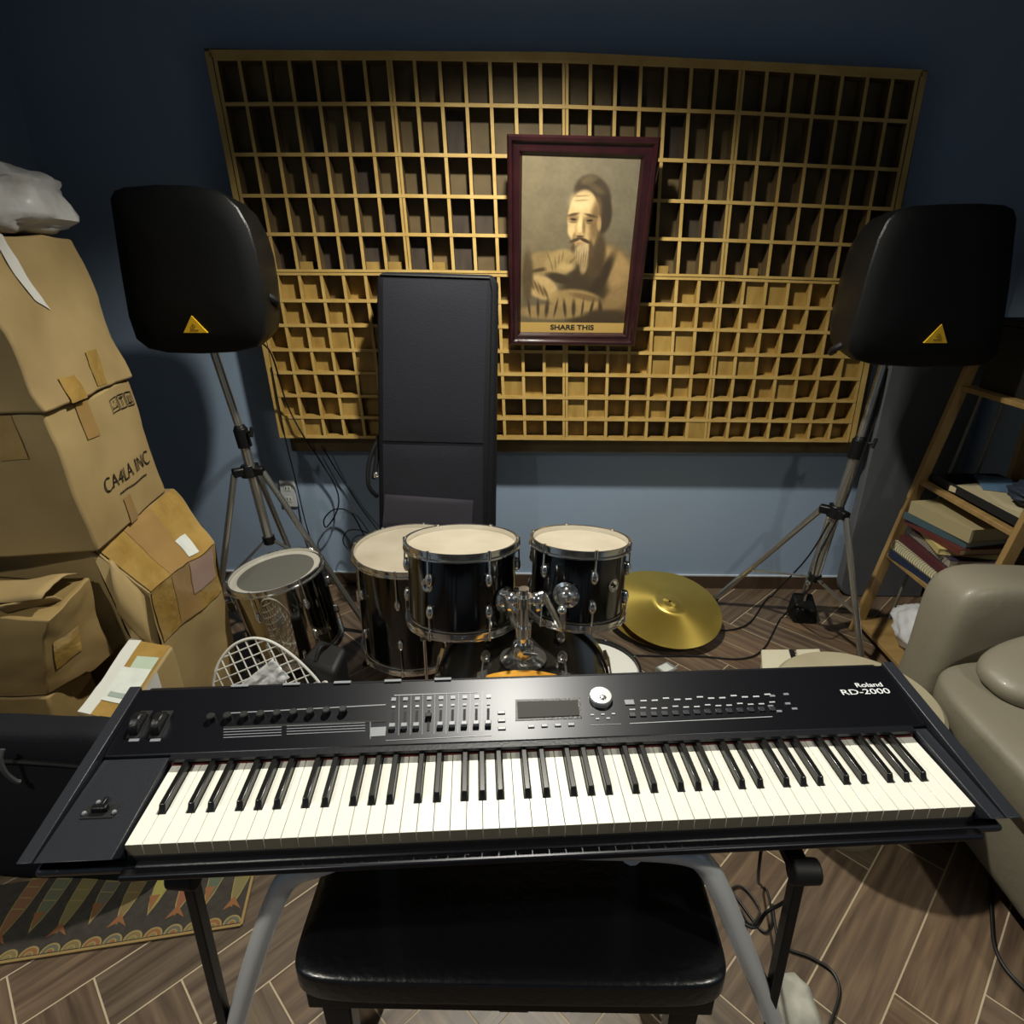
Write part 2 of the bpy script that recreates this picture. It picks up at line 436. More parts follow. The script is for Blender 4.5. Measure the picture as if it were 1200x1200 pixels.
# ------------------------------------------------------------------ acoustic diffuser on the back wall
def make_diffuser():
    YF_, YK = 2.66, 2.745
    t = thing('acoustic_diffuser', 'wide slatted wooden acoustic diffuser grid mounted on the blue wall', 'acoustic panel', (0.17, 2.76, 0.70))
    TL, TR, BR, BL = (-1.116, 2.210), (1.410, 2.147), (1.438, 0.800), (-1.048, 0.803)
    def mp(u, v):                                            # v from the top
        a = [TL[i] + (TR[i] - TL[i]) * u for i in (0, 1)]; c = [BL[i] + (BR[i] - BL[i]) * u for i in (0, 1)]
        bow = 0.022 * (1 - (2 * u - 1) ** 2) * (1 - v)
        return a[0] + (c[0] - a[0]) * v, a[1] + (c[1] - a[1]) * v + bow
    rows = [2.201, 2.058, 1.897, 1.759, 1.624, 1.485, 1.377, 1.28, 1.181, 1.086, .988, .894, .801]
    V = [(rows[0] - z) / (rows[0] - rows[-1]) for z in rows]
    U = [i / 28 for i in range(29)]
    def P(u, v, y): x, z = mp(u, v); return (x, y, z)
    def slat(mb, u0, v0, u1, v1, w, proud=0.0):
        a, c = Vector(P(u0, v0, YF_ - proud)), Vector(P(u1, v1, YF_ - proud))
        d = (c - a).normalized(); n = Vector((-d.z, 0, d.x)) * w / 2
        o = Vector((0, YK - YF_ + proud, 0))
        i0 = len(mb.f)
        mb.hexa([a - n, c - n, c + n, a + n], [a - n + o, c - n + o, c + n + o, a + n + o])
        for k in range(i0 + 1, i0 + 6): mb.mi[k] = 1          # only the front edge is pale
    rr = random.Random(5)
    for pr_ in range(2):
        r0, r1 = (0, 5) if pr_ == 0 else (5, 12)
        for pc in range(4):
            c0, c1 = pc * 7, pc * 7 + 7
            g = MB()
            for c in range(c0, c1 + 1):
                off = 0.0 if c0 < c < c1 else (0.005 if c == c0 else -0.005)
                uo = U[c] + off / 2.5
                slat(g, uo, V[r0], uo, V[r1], 0.0125)
            for r in range(r0, r1 + 1):
                vo = V[r] + (0.0035 if r == r0 else -0.0035 if r == r1 else 0)
                slat(g, U[c0], vo, U[c1], vo, 0.0125, 0.0014)
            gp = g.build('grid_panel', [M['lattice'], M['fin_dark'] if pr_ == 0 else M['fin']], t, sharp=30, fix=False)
            w = MB()
            for r in range(r0, r1):
                for c in range(c0, c1):
                    if pr_ == 0:
                        d = 0.080 if rr.random() < 0.85 else 0.055
                        if r == 4 and rr.random() < 0.25: d = 0.035
                    else:
                        d = rr.choice([0.012, 0.025, 0.04, 0.055, 0.07, 0.07])
                    if (r == 11 and c in (0, 20)): d = 0.0
                    p = [P(U[c + i], V[r + j], YF_ + d + 0.001) for i, j in ((0, 1), (1, 1), (1, 0), (0, 0))]
                    w.hexa(p, [(x, YK, z) for x, y, z in p])
                    if pr_ == 0 and r == 4 and rr.random() < 0.3:      # low step block in the cell
                        vm = V[r] + (V[r + 1] - V[r]) * 0.72
                        p = [P(a, bb, YF_ + 0.015) for a, bb in ((U[c], V[r + 1]), (U[c] + 0.022, V[r + 1]), (U[c] + 0.022, vm), (U[c], vm))]
                        w.cur = 1; w.hexa(p, [(x, YK, z) for x, y, z in p]); w.cur = 0
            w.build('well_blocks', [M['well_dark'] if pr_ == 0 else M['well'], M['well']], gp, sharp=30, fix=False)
    fr = MB()
    Yb0, Yb1 = 2.72, 2.778
    corners = [at_y(238, 56, Yb0), at_y(1088, 82, Yb0), at_y(1004, 531, Yb0), at_y(342, 529, Yb0)]
    top_mid = at_y(640, 62, Yb0)
    inner = [P(-0.002, -0.003, Yb0), P(1.002, -0.003, Yb0), P(1.0, 1.0, Yb0), P(0.0, 1.0, Yb0)]
    fr.hexa([corners[3], corners[2], corners[1], corners[0]], [(p.x, Yb1, p.z) for p in (corners[3], corners[2], corners[1], corners[0])])
    fr.build('backing_frame', M['lat_frame'], t, bevel=0.004)
    # front moulding along the top and the two sides
    e = MB()
    for u0, v0, u1, v1 in ((-0.004, -0.008, 0.5, -0.008), (0.5, -0.008, 1.004, -0.008), (-0.006, -0.012, -0.006, 1.0), (1.006, -0.012, 1.006, 1.0)):
        slat(e, u0, v0, u1, v1, 0.022, 0.002)
    e.build('edge_moulding', [M['lattice'], M['lat_frame']], t, sharp=30, fix=False)
make_diffuser()

# ------------------------------------------------------------------ framed portrait
def make_portrait():
    outer = [at_y(597, 403, 2.632), at_y(743, 405, 2.632), at_y(774, 161, 2.545), at_y(594, 157, 2.545)]
    inner = [at_y(610, 389, 2.640), at_y(730, 390, 2.640), at_y(751, 186, 2.556), at_y(612, 181, 2.556)]
    nrm = (outer[1] - outer[0]).cross(outer[3] - outer[0]).normalized()
    t = thing('framed_portrait', 'mahogany framed sepia portrait of a bearded person hung on the wooden diffuser', 'picture', (0.2, 2.63, 1.2))
    def ring(a, c, oa, oc, mb):
        A = [p + nrm * oa for p in a]; C = [p + nrm * oc for p in c]
        mb.add(A + C, [(i, (i + 1) % 4, 4 + (i + 1) % 4, 4 + i) for i in range(4)])
    lerp = lambda k: [outer[i].lerp(inner[i], k) for i in range(4)]
    mb = MB()
    prof = [(0, -0.022), (0, 0.012), (0.12, 0.02), (0.3, 0.02), (0.42, 0.011), (0.55, 0.010), (0.72, 0.013), (0.82, 0.012), (1.0, 0.0), (1.0, -0.022), (0, -0.022)]
    for (k0, o0), (k1, o1) in zip(prof, prof[1:]): ring(lerp(k0), lerp(k1), o0, o1, mb)
    mb.build('frame', M['frame'], t, sharp=25)
    bk = MB(); q = lerp(0.9); bk.hexa([p - nrm * 0.016 for p in q], [p - nrm * 0.004 for p in q]); bk.build('backing_board', M['card2'], t)
    # printed picture, one vertex grid with its own print colours
    def S(c, x, y, cx, cy, rx, ry, col, soft=0.25, ang=0.0, k=1.0):
        a = math.radians(ang); dx, dy = x - cx, y - cy
        X, Y_ = dx * math.cos(a) + dy * math.sin(a), -dx * math.sin(a) + dy * math.cos(a)
        d = math.sqrt((X / rx) ** 2 + (Y_ / ry) ** 2)
        soft *= 0.75; w = max(0.0, min(1.0, (1 + soft - d) / (2 * soft))); w = w * w * (3 - 2 * w) * k
        return [c[i] + (col[i] - c[i]) * w for i in range(3)]
    def colour_at(x, y):       # x 0..1, y 0..1 downwards
        c = [112 - 18 * y + 10 * (0.5 - x), 102 - 18 * y + 6 * (0.5 - x), 80 - 18 * y]
        n = noise.noise(Vector((x * 9, y * 13, 1.3))) ; n2 = noise.noise(Vector((x * 30, y * 40, 4.0)))
        # robe and shoulders
        c = S(c, x, y, .80, .86, .30, .36, (112, 90, 56), .18)
        c = S(c, x, y, .86, .66, .22, .12, (150, 122, 78), .3, 30)
        c = S(c, x, y, .60, .82, .22, .22, (60, 48, 30), .3)
        c = S(c, x, y, .74, .72, .05, .20, (52, 40, 26), .5, 32)
        c = S(c, x, y, .90, .84, .16, .07, (136, 110, 70), .5, -30)
        c = S(c, x, y, .86, .97, .22, .06, (64, 50, 32), .5)
        # hair
        c = S(c, x, y, .615, .215, .165, .115, (62, 51, 36), .16, 14)
        c = S(c, x, y, .70, .31, .095, .125, (54, 43, 30), .2, -8)
        c = S(c, x, y, .575, .125, .07, .022, (92, 78, 54), .6, -12); c = S(c, x, y, .64, .17, .08, .02, (84, 70, 48), .7, 20)
        # neck, face
        c = S(c, x, y, .67, .56, .10, .15, (70, 55, 35), .3)
        c = S(c, x, y, .545, .345, .138, .165, (190, 162, 112), .10, 6)
        c = S(c, x, y, .565, .44, .105, .105, (176, 148, 100), .2)
        c = S(c, x, y, .655, .36, .045, .13, (112, 89, 55), .7, 4)
        c = S(c, x, y, .688, .37, .020, .045, (150, 122, 80), .4, -8)
        c = S(c, x, y, .515, .25, .085, .05, (208, 182, 132), .8)
        c = S(c, x, y, .515, .215, .07, .004, (150, 124, 82), .9, -3); c = S(c, x, y, .52, .24, .06, .004, (158, 132, 88), .9, -3)
        c = S(c, x, y, .46, .345, .050, .024, (132, 106, 68), .6); c = S(c, x, y, .61, .350, .052, .024, (124, 98, 62), .6)
        c = S(c, x, y, .455, .322, .050, .008, (82, 63, 40), .7, -9); c = S(c, x, y, .615, .326, .055, .008, (78, 60, 38), .7, 9)
        c = S(c, x, y, .46, .350, .026, .007, (44, 33, 22), .6, 3); c = S(c, x, y, .605, .355, .027, .007, (42, 31, 20), .6, -3)
        c = S(c, x, y, .46, .366, .03, .004, (112, 88, 56), .8); c = S(c, x, y, .605, .371, .03, .004, (106, 84, 52), .8)
        c = S(c, x, y, .520, .385, .020, .060, (208, 180, 126), .6, 4); c = S(c, x, y, .556, .395, .013, .045, (128, 101, 64), .8, -6)
        c = S(c, x, y, .525, .437, .034, .012, (176, 146, 98), .5); c = S(c, x, y, .525, .449, .036, .006, (76, 58, 37), .7)
        c = S(c, x, y, .445, .42, .03, .03, (200, 172, 120), .8); c = S(c, x, y, .47, .455, .012, .03, (140, 112, 72), .8, 20)
        c = S(c, x, y, .485, .472, .050, .011, (66, 50, 33), .6, -16); c = S(c, x, y, .575, .474, .055, .011, (64, 48, 32), .6, 16)
        c = S(c, x, y, .528, .492, .036, .007, (150, 104, 72), .5)
        c = S(c, x, y, .530, .515, .045, .018, (96, 75, 48), .5)
        c = S(c, x, y, .55, .555, .062, .065, (168, 146, 104), .35, 6); c = S(c, x, y, .575, .615, .038, .065, (150, 128, 88), .4, 6)
        for k in range(6):
            c = S(c, x, y, .508 + .020 * k, .575 + .012 * (k % 3), .004, .050, (104, 84, 54), .9, -6 + 3 * k)
        c = S(c, x, y, .465, .535, .018, .05, (84, 65, 42), .7, 12); c = S(c, x, y, .635, .53, .02, .06, (80, 62, 40), .7, -12)
        # cradled bundle, sleeve, arms, fingers
        c = S(c, x, y, .18, .62, .17, .075, (134, 112, 72), .25, -8)
        c = S(c, x, y, .20, .655, .13, .012, (74, 58, 36), .6, -8)
        c = S(c, x, y, .36, .61, .15, .08, (152, 128, 82), .25, -6)
        for k in range(8): c = S(c, x, y, .25 + .032 * k, .605 + .02 * ((k * 3) % 4 - 1.5), .006, .032, (112, 92, 58), .9, -30 + 11 * k)
        c = S(c, x, y, .41, .64, .07, .025, (176, 150, 98), .8)
        c = S(c, x, y, .36, .71, .12, .03, (56, 44, 28), .5, 10)
        c = S(c, x, y, .19, .77, .16, .075, (172, 144, 96), .22, 12)
        for i in range(4):
            c = S(c, x, y, .10 + .045 * i, .745 + .02 * i, .012, .05, (104, 82, 50), .7, -35)
        c = S(c, x, y, .52, .855, .25, .075, (150, 124, 78), .25, 3)
        c = S(c, x, y, .62, .83, .15, .02, (112, 90, 56), .6, 8)
        c = S(c, x, y, .30, .93, .32, .05, (142, 118, 76), .3)
        for i in range(9):
            c = S(c, x, y, .08 + .085 * i, .905, .010 + .004 * (i % 3), .055, (64, 50, 30), .8, -12 + 9 * (i % 4))
        c = S(c, x, y, .06, .70, .05, .16, (78, 64, 42), .5)
        g = 1 + 0.07 * n + 0.05 * n2
        return [max(0, min(255, v * g)) / 255 for v in c]
    NU, NV = 150, 225
    cap = 0.937
    vs = []; cols = []
    for j in range(NV + 1):
        for i in range(NU + 1):
            u, v = i / NU, j / NV * cap
            p = inner[3].lerp(inner[2], u).lerp(inner[0].lerp(inner[1], u), v) + nrm * 0.0005
            vs.append(p); cols.append(lin(colour_at(u, v / cap)))
    mb = MB(); mb.v = [tuple(p) for p in vs]
    mb.f = [(j * (NU + 1) + i, (j + 1) * (NU + 1) + i, (j + 1) * (NU + 1) + i + 1, j * (NU + 1) + i + 1) for j in range(NV) for i in range(NU)]
    mb.mi = [0] * len(mb.f)
    o = mb.build('print', attr_mat('portrait_print', 0.5), t, fix=False)
    a = o.data.color_attributes.new('tint', 'FLOAT_COLOR', 'POINT')
    a.data.foreach_set('color', [x for c in cols for x in c])
    L0, R0 = inner[3].lerp(inner[0], cap), inner[2].lerp(inner[1], cap)
    cp = MB().add([L0 + nrm * .0006, inner[0] + nrm * .0006, inner[1] + nrm * .0006, R0 + nrm * .0006], [(0, 1, 2, 3)]).build('caption_strip', M['caption'], t, fix=False)
    c = (L0 + R0 + inner[0] + inner[1]) / 4
    text('caption_lettering', 'SHARE THIS', 0.027, basis(c + nrm * .001, inner[1] - inner[0], inner[3] - inner[0]), M['ink'], cp, bold=0.0008, sx=1.25)
make_portrait()

# ------------------------------------------------------------------ loudspeakers on tripod stands
def make_speaker(pts, badge, side, label):
    yf = 2.16; dep = 0.30
    front = [at_y(x, y, yf) for x, y in pts]
    c = sum(front, Vector()) / len(front)
    t = thing('loudspeaker', label, 'loudspeaker', (c.x, yf + 0.15, min(p.z for p in front)), 0, 'loudspeakers on tripod stands')
    # rings: front bulge, front edge, body, back
    n = len(front)
    def ring(k, y, dx=0.0, dz=0.0): return [Vector((c.x + (p.x - c.x) * k + dx, y, c.z + (p.z - c.z) * k + dz)) for p in front]
    g = MB(); rings = [ring(0.35, yf - 0.030), ring(0.75, yf - 0.024), ring(0.93, yf - 0.010), ring(0.985, yf + 0.004)]
    vs = [c + Vector((0, yf - 0.031 - c.y, 0))] + [p for r in rings for p in r]
    fs = [(0, 1 + (i + 1) % n, 1 + i) for i in range(n)]
    for k in range(len(rings) - 1):
        fs += [(1 + k * n + i, 1 + k * n + (i + 1) % n, 1 + (k + 1) * n + (i + 1) % n, 1 + (k + 1) * n + i) for i in range(n)]
    g.add(vs, fs).build('grille', M['speaker_grille'], t, sharp=50)
    body = MB(); rings = [ring(0.96, yf + 0.002), ring(1.0, yf + 0.012), ring(1.0, yf + 0.05), ring(0.93, yf + 0.16, 0.01 * side), ring(0.72, yf + 0.27, 0.02 * side), ring(0.60, yf + dep, 0.02 * side)]
    vs = [p for r in rings for p in r]; fs = [tuple(range(n)), tuple(range((len(rings) - 1) * n, len(rings) * n))]
    for k in range(len(rings) - 1):
        fs += [(k * n + i, k * n + (i + 1) % n, (k + 1) * n + (i + 1) % n, (k + 1) * n + i) for i in range(n)]
    body.add(vs, fs).build('cabinet', M['black_plastic'], t, sharp=40)
    # yellow triangular badge with its small dark emblem
    bp = [at_y(x, y, yf - 0.033) for x, y in badge]
    bo = MB().prism(bp, (0, 0.008, 0)).build('badge', M['yellow'], t, sharp=20)
    bc = sum(bp, Vector()) / 3
    e = MB(); e.T = Matrix.Translation(bc + Vector((0, -0.001, 0.004))) @ Matrix.Rotation(PI / 2, 4, 'X')
    e.lathe([(0.0045, 0), (0.0065, 0), (0.0065, .001), (0.0045, .001), (0.0045, 0)], 20)
    e.T = Matrix.Identity(4); e.box(bc.x - .014, bc.x + .014, bc.y - .0012, bc.y, bc.z - .0105, bc.z - .0075)
    e.build('emblem', colour('badge_print', '8a6a10'), bo)
    # carrying handle along the inner lower side
    hx = front[0].x
    s = [p for p in front]; inner = max(s, key=lambda p: p.x * side)
    h = MB().tube([(inner.x - .03 * side, yf + .06, inner.z - .02), (inner.x + .004 * side, yf + .09, inner.z - .05), (inner.x - .01 * side, yf + .14, inner.z - .07)], 0.012, 8, 4)
    h.build('handle', M['black_rubber'], t)
    return t
LEFT = [(127, 232), (131, 223), (143, 219), (180, 216), (220, 217), (246, 221), (262, 229), (277, 243), (290, 266), (299, 296), (306, 335), (310, 370), (309, 394), (300, 407), (275, 413), (235, 415), (195, 414), (172, 409), (158, 398), (149, 372), (139, 315)]
RIGHT = [(1194, 255), (1191, 245), (1180, 240), (1150, 238), (1105, 239), (1072, 241), (1055, 246), (1042, 258), (1031, 280), (1019, 318), (1008, 360), (998, 395), (996, 412), (1004, 422), (1025, 428), (1075, 431), (1125, 431), (1155, 428), (1170, 417), (1177, 390), (1186, 330)]
make_speaker(LEFT, [(215, 390), (243, 390), (224, 370)], 1, 'black rounded loudspeaker with yellow triangle badge above the cardboard boxes')
make_speaker(RIGHT, [(1083, 402), (1110, 402), (1104, 380)], -1, 'black rounded loudspeaker with yellow triangle badge beside the wooden shelf')

def make_stand(top, mid, hub, feet, label):
    top, mid, hub = Vector(top), Vector(mid), Vector(hub)
    base = sum((Vector(f) for f in feet), Vector()) / 3
    t = thing('speaker_stand', label, 'speaker stand', (hub.x, hub.y, 0), 0, 'silver tripod speaker stands')
    ax = (top - hub).normalized()
    MB().cyl(mid - ax * 0.02, top, 0.0145).build('upper_pole', M['steel'], t)
    low = hub - ax * 0.33
    MB().cyl(low, mid, 0.0185).build('lower_pole', M['steel'], t)
    c = MB().cyl(mid - ax * 0.055, mid + ax * 0.02, 0.027); c.cyl(mid + ax * 0.02, mid + ax * 0.034, 0.024, 0.019)
    co = c.build('collar', M['black_plastic'], t, bevel=0.002)
    MB().cyl(mid + Vector((0.02, -.005, 0.005)), mid + Vector((0.052, -.02, 0.012)), 0.006).cyl(mid + Vector((0.045, -.018, -.008)), mid + Vector((0.052, -.02, 0.03)), 0.007).build('locking_knob', M['black_rubber'], co)
    h = MB().cyl(hub - ax * 0.03, hub + ax * 0.022, 0.034, 0.026, 20)
    fd = [(Vector(f) - Vector((hub.x, hub.y, 0))) for f in feet]
    for d in fd:
        d = Vector((d.x, d.y, 0)).normalized()
        h.bar(hub - ax * .005, hub - ax * .005 + d * 0.062, 0.034, 0.034)
    h.build('leg_hub', M['black_plastic'], t, bevel=0.006)
    br = low + ax * 0.02
    MB().cyl(br - ax * .015, br + ax * .015, 0.025).build('brace_collar', M['black_plastic'], t)
    for f, d in zip(feet, fd):
        f = Vector(f); d = Vector((d.x, d.y, 0)).normalized()
        p0 = hub + d * 0.056 - ax * .01; foot = Vector((f.x, f.y, 0.014))
        leg = MB().cyl(p0, foot, 0.0125).build('leg', M['steel'], t)
        MB().cyl(foot + (p0 - foot).normalized() * .03, Vector((f.x, f.y, 0.0)), 0.016, 0.015).build('rubber_foot', M['black_rubber'], leg)
        m = p0.lerp(foot, 0.62)
        MB().bar(br + d * .015, m, 0.016, 0.005).build('brace', M['steel'], t)
make_stand(at_y(251, 416, 2.33) + Vector((0, 0, 0.015)), at_y(283, 508, 2.33), at_y(291, 550, 2.33),
           [(-0.665, 2.33, 0), (-1.29, 2.17, 0), (-1.07, 2.70, 0)], 'silver tripod speaker stand behind the chrome drum and the boxes')
make_stand(at_y(1035, 428, 2.35) + Vector((0, 0, 0.015)), at_y(1006, 521, 2.35), at_y(980, 598, 2.35),
           [(0.93, 2.62, 0), (1.345, 2.60, 0), (1.37, 2.06, 0)], 'silver tripod speaker stand between the cymbals and the wooden shelf')

# ------------------------------------------------------------------ keyboard bag leaning on the diffuser
def make_bag():
    t = thing('keyboard_bag', 'tall black padded keyboard bag standing upright against the wooden diffuser', 'bag', (-0.34, 2.42, 0))
    nrm = Vector((0, -0.992, 0.11)).normalized()
    P0 = Vector((0, 2.50, 1.49))
    q = lambda x, y, d=0.0: at_plane(x, y, P0, nrm) + nrm * d
    fl = lambda p: p
    tl, tr = q(441, 318), q(583, 322)
    bl0, br0 = q(444, 612), q(580, 612)
    def down(a, c): v = c - a; return a + v * (a.z / (a.z - c.z))
    bl, br = down(tl, bl0), down(tr, br0)
    # keep the foot straight
    back = -nrm * 0.14
    def body(u, v, d): return tl.lerp(tr, u).lerp(bl.lerp(br, u), v) + nrm * d
    mb = MB(); NU, NV = 14, 40
    rad = 0.035
    outline = []
    w = (tr - tl).length; h = (bl - tl).length
    def rr(cu, cv, a0):
        return [(cu + rad / w * math.cos(a), cv - rad / h * math.sin(a)) for a in [R(a0 + k * 22.5) for k in range(5)]]
    outline = rr(1 - rad / w, rad / h, 0) + rr(rad / w, rad / h, 90) + [(0, 1.0), (1, 1.0)]
    n = len(outline)
    rings = []
    for k, d in ((0.955, 0.004), (0.985, 0.0), (1.0, -0.012), (1.0, -0.125), (0.98, -0.14)):
        rings.append([body(0.5 + (u - 0.5) * (k if d > -0.1 or True else 1), 0.5 + (v - 0.5) * (1 - (1 - k) * w / h), d) for u, v in outline])
    vs = [p for r in rings for p in r]; fs = [tuple(range(n)), tuple(range((len(rings) - 1) * n, len(rings) * n))]
    for k in range(len(rings) - 1): fs += [(k * n + i, k * n + (i + 1) % n, (k + 1) * n + (i + 1) % n, (k + 1) * n + i) for i in range(n)]
    vs = [Vector((p.x, p.y, max(p.z, 0.001))) for p in vs]
    mb.add(vs, fs).build('padded_body', M['nylon'], t, sharp=50)
    # front panel pieces
    def patch(name, pts, d, m):
        a = MB(); nu, nv = 8, 16
        A = [q(x, y, d) for x, y in pts]     # tl tr br bl
        def fn(u, v):
            p = A[0].lerp(A[1], u).lerp(A[3].lerp(A[2], u), v)
            e = min(u, 1 - u) * 6; e2 = min(v, 1 - v) * 10
            return p + nrm * (0.006 * (min(1, e) * min(1, e2)) + 0.0005 + 0.001 * noise.noise(p * 7))
        a.grid(fn, nu, nv)
        return a.build(name, m, t, fix=False)
    patch('front_panel', [(449, 326), (571, 330), (566, 519), (449, 516)], 0.006, M['nylon2'])
    patch('front_pocket', [(449, 520), (566, 523), (566, 640), (450, 640)], 0.007, M['nylon2'])
    patch('pocket_flap', [(452, 578), (555, 585), (553, 616), (449, 616)], 0.016, M['nylon3'])
    z = MB().tube([q(447, 322, .006), q(574, 326, .006), q(577, 340, .006), q(571, 640, .006)], 0.004, 6, 1)
    z.build('zipper', M['black_rubber'], t)
    s = MB().tube([q(443, 515, -.03), q(436, 527, -.02), q(431, 548, -.01), q(432, 570, -.005), q(440, 584, -.03)], 0.009, 8, 5)
    s.tube([q(441, 512, -.03), q(440, 540, -.02), q(437, 562, -.01)], 0.010, 8, 4)
    s.build('carry_strap', M['black_rubber'], t)
    b = MB().ball(q(441, 557, 0.004), 0.012, 0.008, 0.016, 10, 8); b.build('strap_buckle', M['chrome'], t)
make_bag()

# wall outlet
def make_outlet():
    a, b_, c, d = [at_y(x, y, YB - 0.008) for x, y in ((329, 594), (351, 594), (347, 563), (328, 564))]
    cx = (a.x + b_.x) / 2; z0, z1 = a.z, c.z; w = 0.037
    t = thing('wall_outlet', 'white power outlet plate on blue wall near the left speaker stand', 'outlet', (cx, YB, z0))
    MB().box(cx - w, cx + w, YB - 0.009, YB - 0.0005, z0, z1).build('cover_plate', M['outlet'], t, bevel=0.003)
    for k in (0.3, 0.7):
        z = z0 + (z1 - z0) * k
        s = MB().box(cx - .016, cx + .016, YB - .0105, YB - .009, z - .013, z + .013).build('socket', M['label_paper'], t, bevel=.001)
        MB().box(cx - .009, cx - .006, YB - .0112, YB - .0105, z - .006, z + .007).box(cx + .006, cx + .009, YB - .0112, YB - .0105, z - .006, z + .007).build('slots', M['ink'], s)
make_outlet()

# tall grey board behind the right stand
def make_board():
    y0 = 2.70
    l0, l1 = at_y(984, 690, y0), at_y(1030, 440, y0)
    t = thing('fabric_board', 'grey fabric covered board on the floor behind the right speaker stand', 'board', (1.7, 2.74, 0))
    x0, x1, zt, r = l0.x + 0.0, 1.98, 1.22, 0.07
    pts = [(x1, 0.0), (x1, zt), (x0 + r, zt)] + [(x0 + r - r * math.sin(a), zt - r + r * math.cos(a)) for a in (R(30), R(60), R(90))] + [(x0 + r - r * math.cos(a), r - r * math.sin(a)) for a in (R(0), R(30), R(60), R(90))]
    MB().prism([(x, 2.70, z) for x, z in pts], (0, 0.05, 0)).build('panel', M['grey_panel'], t, bevel=.006)
make_board()

# ------------------------------------------------------------------ cartons and bags at the left wall
def carton(name, label, cat, bot, top, m, amp=0.006, n=12, group=None, seed=0):
    c = sum((Vector(p) for p in bot), Vector()) / 4
    t = thing(name, label, cat, c, 0, group)
    b4 = [Vector(p) for p in bot]; t4 = [Vector(p) for p in top]
    faces = [(b4[0], b4[1], t4[1], t4[0]), (b4[1], b4[2], t4[2], t4[1]), (b4[2], b4[3], t4[3], t4[2]), (b4[3], b4[0], t4[0], t4[3]), (t4[0], t4[1], t4[2], t4[3]), (b4[3], b4[2], b4[1], b4[0])]
    ctr = (c + sum(t4, Vector()) / 4) / 2
    def disp(p):
        d = Vector((noise.noise(p * 6 + Vector((seed, 0, 0))), noise.noise(p * 6 + Vector((0, seed + 9, 0))), noise.noise(p * 6 + Vector((0, 0, seed + 5)))))
        e = Vector((noise.noise(p * 19 + Vector((seed, 3, 0))), noise.noise(p * 19 + Vector((7, seed, 0))), noise.noise(p * 19 + Vector((0, 2, seed)))))
        r = p + d * amp * 1.6 + e * amp * 0.5
        if p.z < c.z + 0.004: r.z = p.z
        return r
    mb = MB()
    for A, B, C_, D in faces:
        mb.grid(lambda u, v: disp(A.lerp(B, u).lerp(D.lerp(C_, u), v)), n, n)
    o = mb.build('box_body', m, t, bevel=0.007, sharp=30)
    def on(fi, u, v, d=0.002):
        A, B, C_, D = faces[fi]; nn = (B - A).cross(D - A).normalized()
        return disp(A.lerp(B, u).lerp(D.lerp(C_, u), v)) + nn * d
    def strip(nm, fi, uv, mt, d=0.003, parent=None, nu=12, nv=10):
        mb = MB(); mb.grid(lambda a, b_: on(fi, *[(uv[0][k] + (uv[1][k] - uv[0][k]) * a) * (1 - b_) + (uv[3][k] + (uv[2][k] - uv[3][k]) * a) * b_ for k in (0, 1)], d), nu, nv)
        return mb.build(nm, mt, parent or t, fix=False)
    t_on = on
    return t, on, strip, faces

def rect(u0, v0, u1, v1): return [(u0, v0), (u1, v0), (u1, v1), (u0, v1)]
V3 = lambda *a: Vector(a)

# faces: 0 near (camera side), 1 right, 2 far, 3 left, 4 top. corner order near-left, near-right, far-right, far-left
def ring4(nl, nr, fr, fl, z0, z1, shift=(0, 0)):
    return [V3(*p, z0) for p in (nl, nr, fr, fl)], [V3(p[0] + shift[0], p[1] + shift[1], z1) for p in (nl, nr, fr, fl)]

# hidden supporting carton, only its edge shows
bt, tp = ring4((-1.86, 1.36), (-1.30, 1.36), (-1.30, 1.54), (-1.86, 1.54), 0.0, 0.425)
carton('cardboard_box', 'shadowed brown box at the very bottom of the left pile, under the dented carton', 'box', bt, tp, M['card2'], 0.004, seed=3)
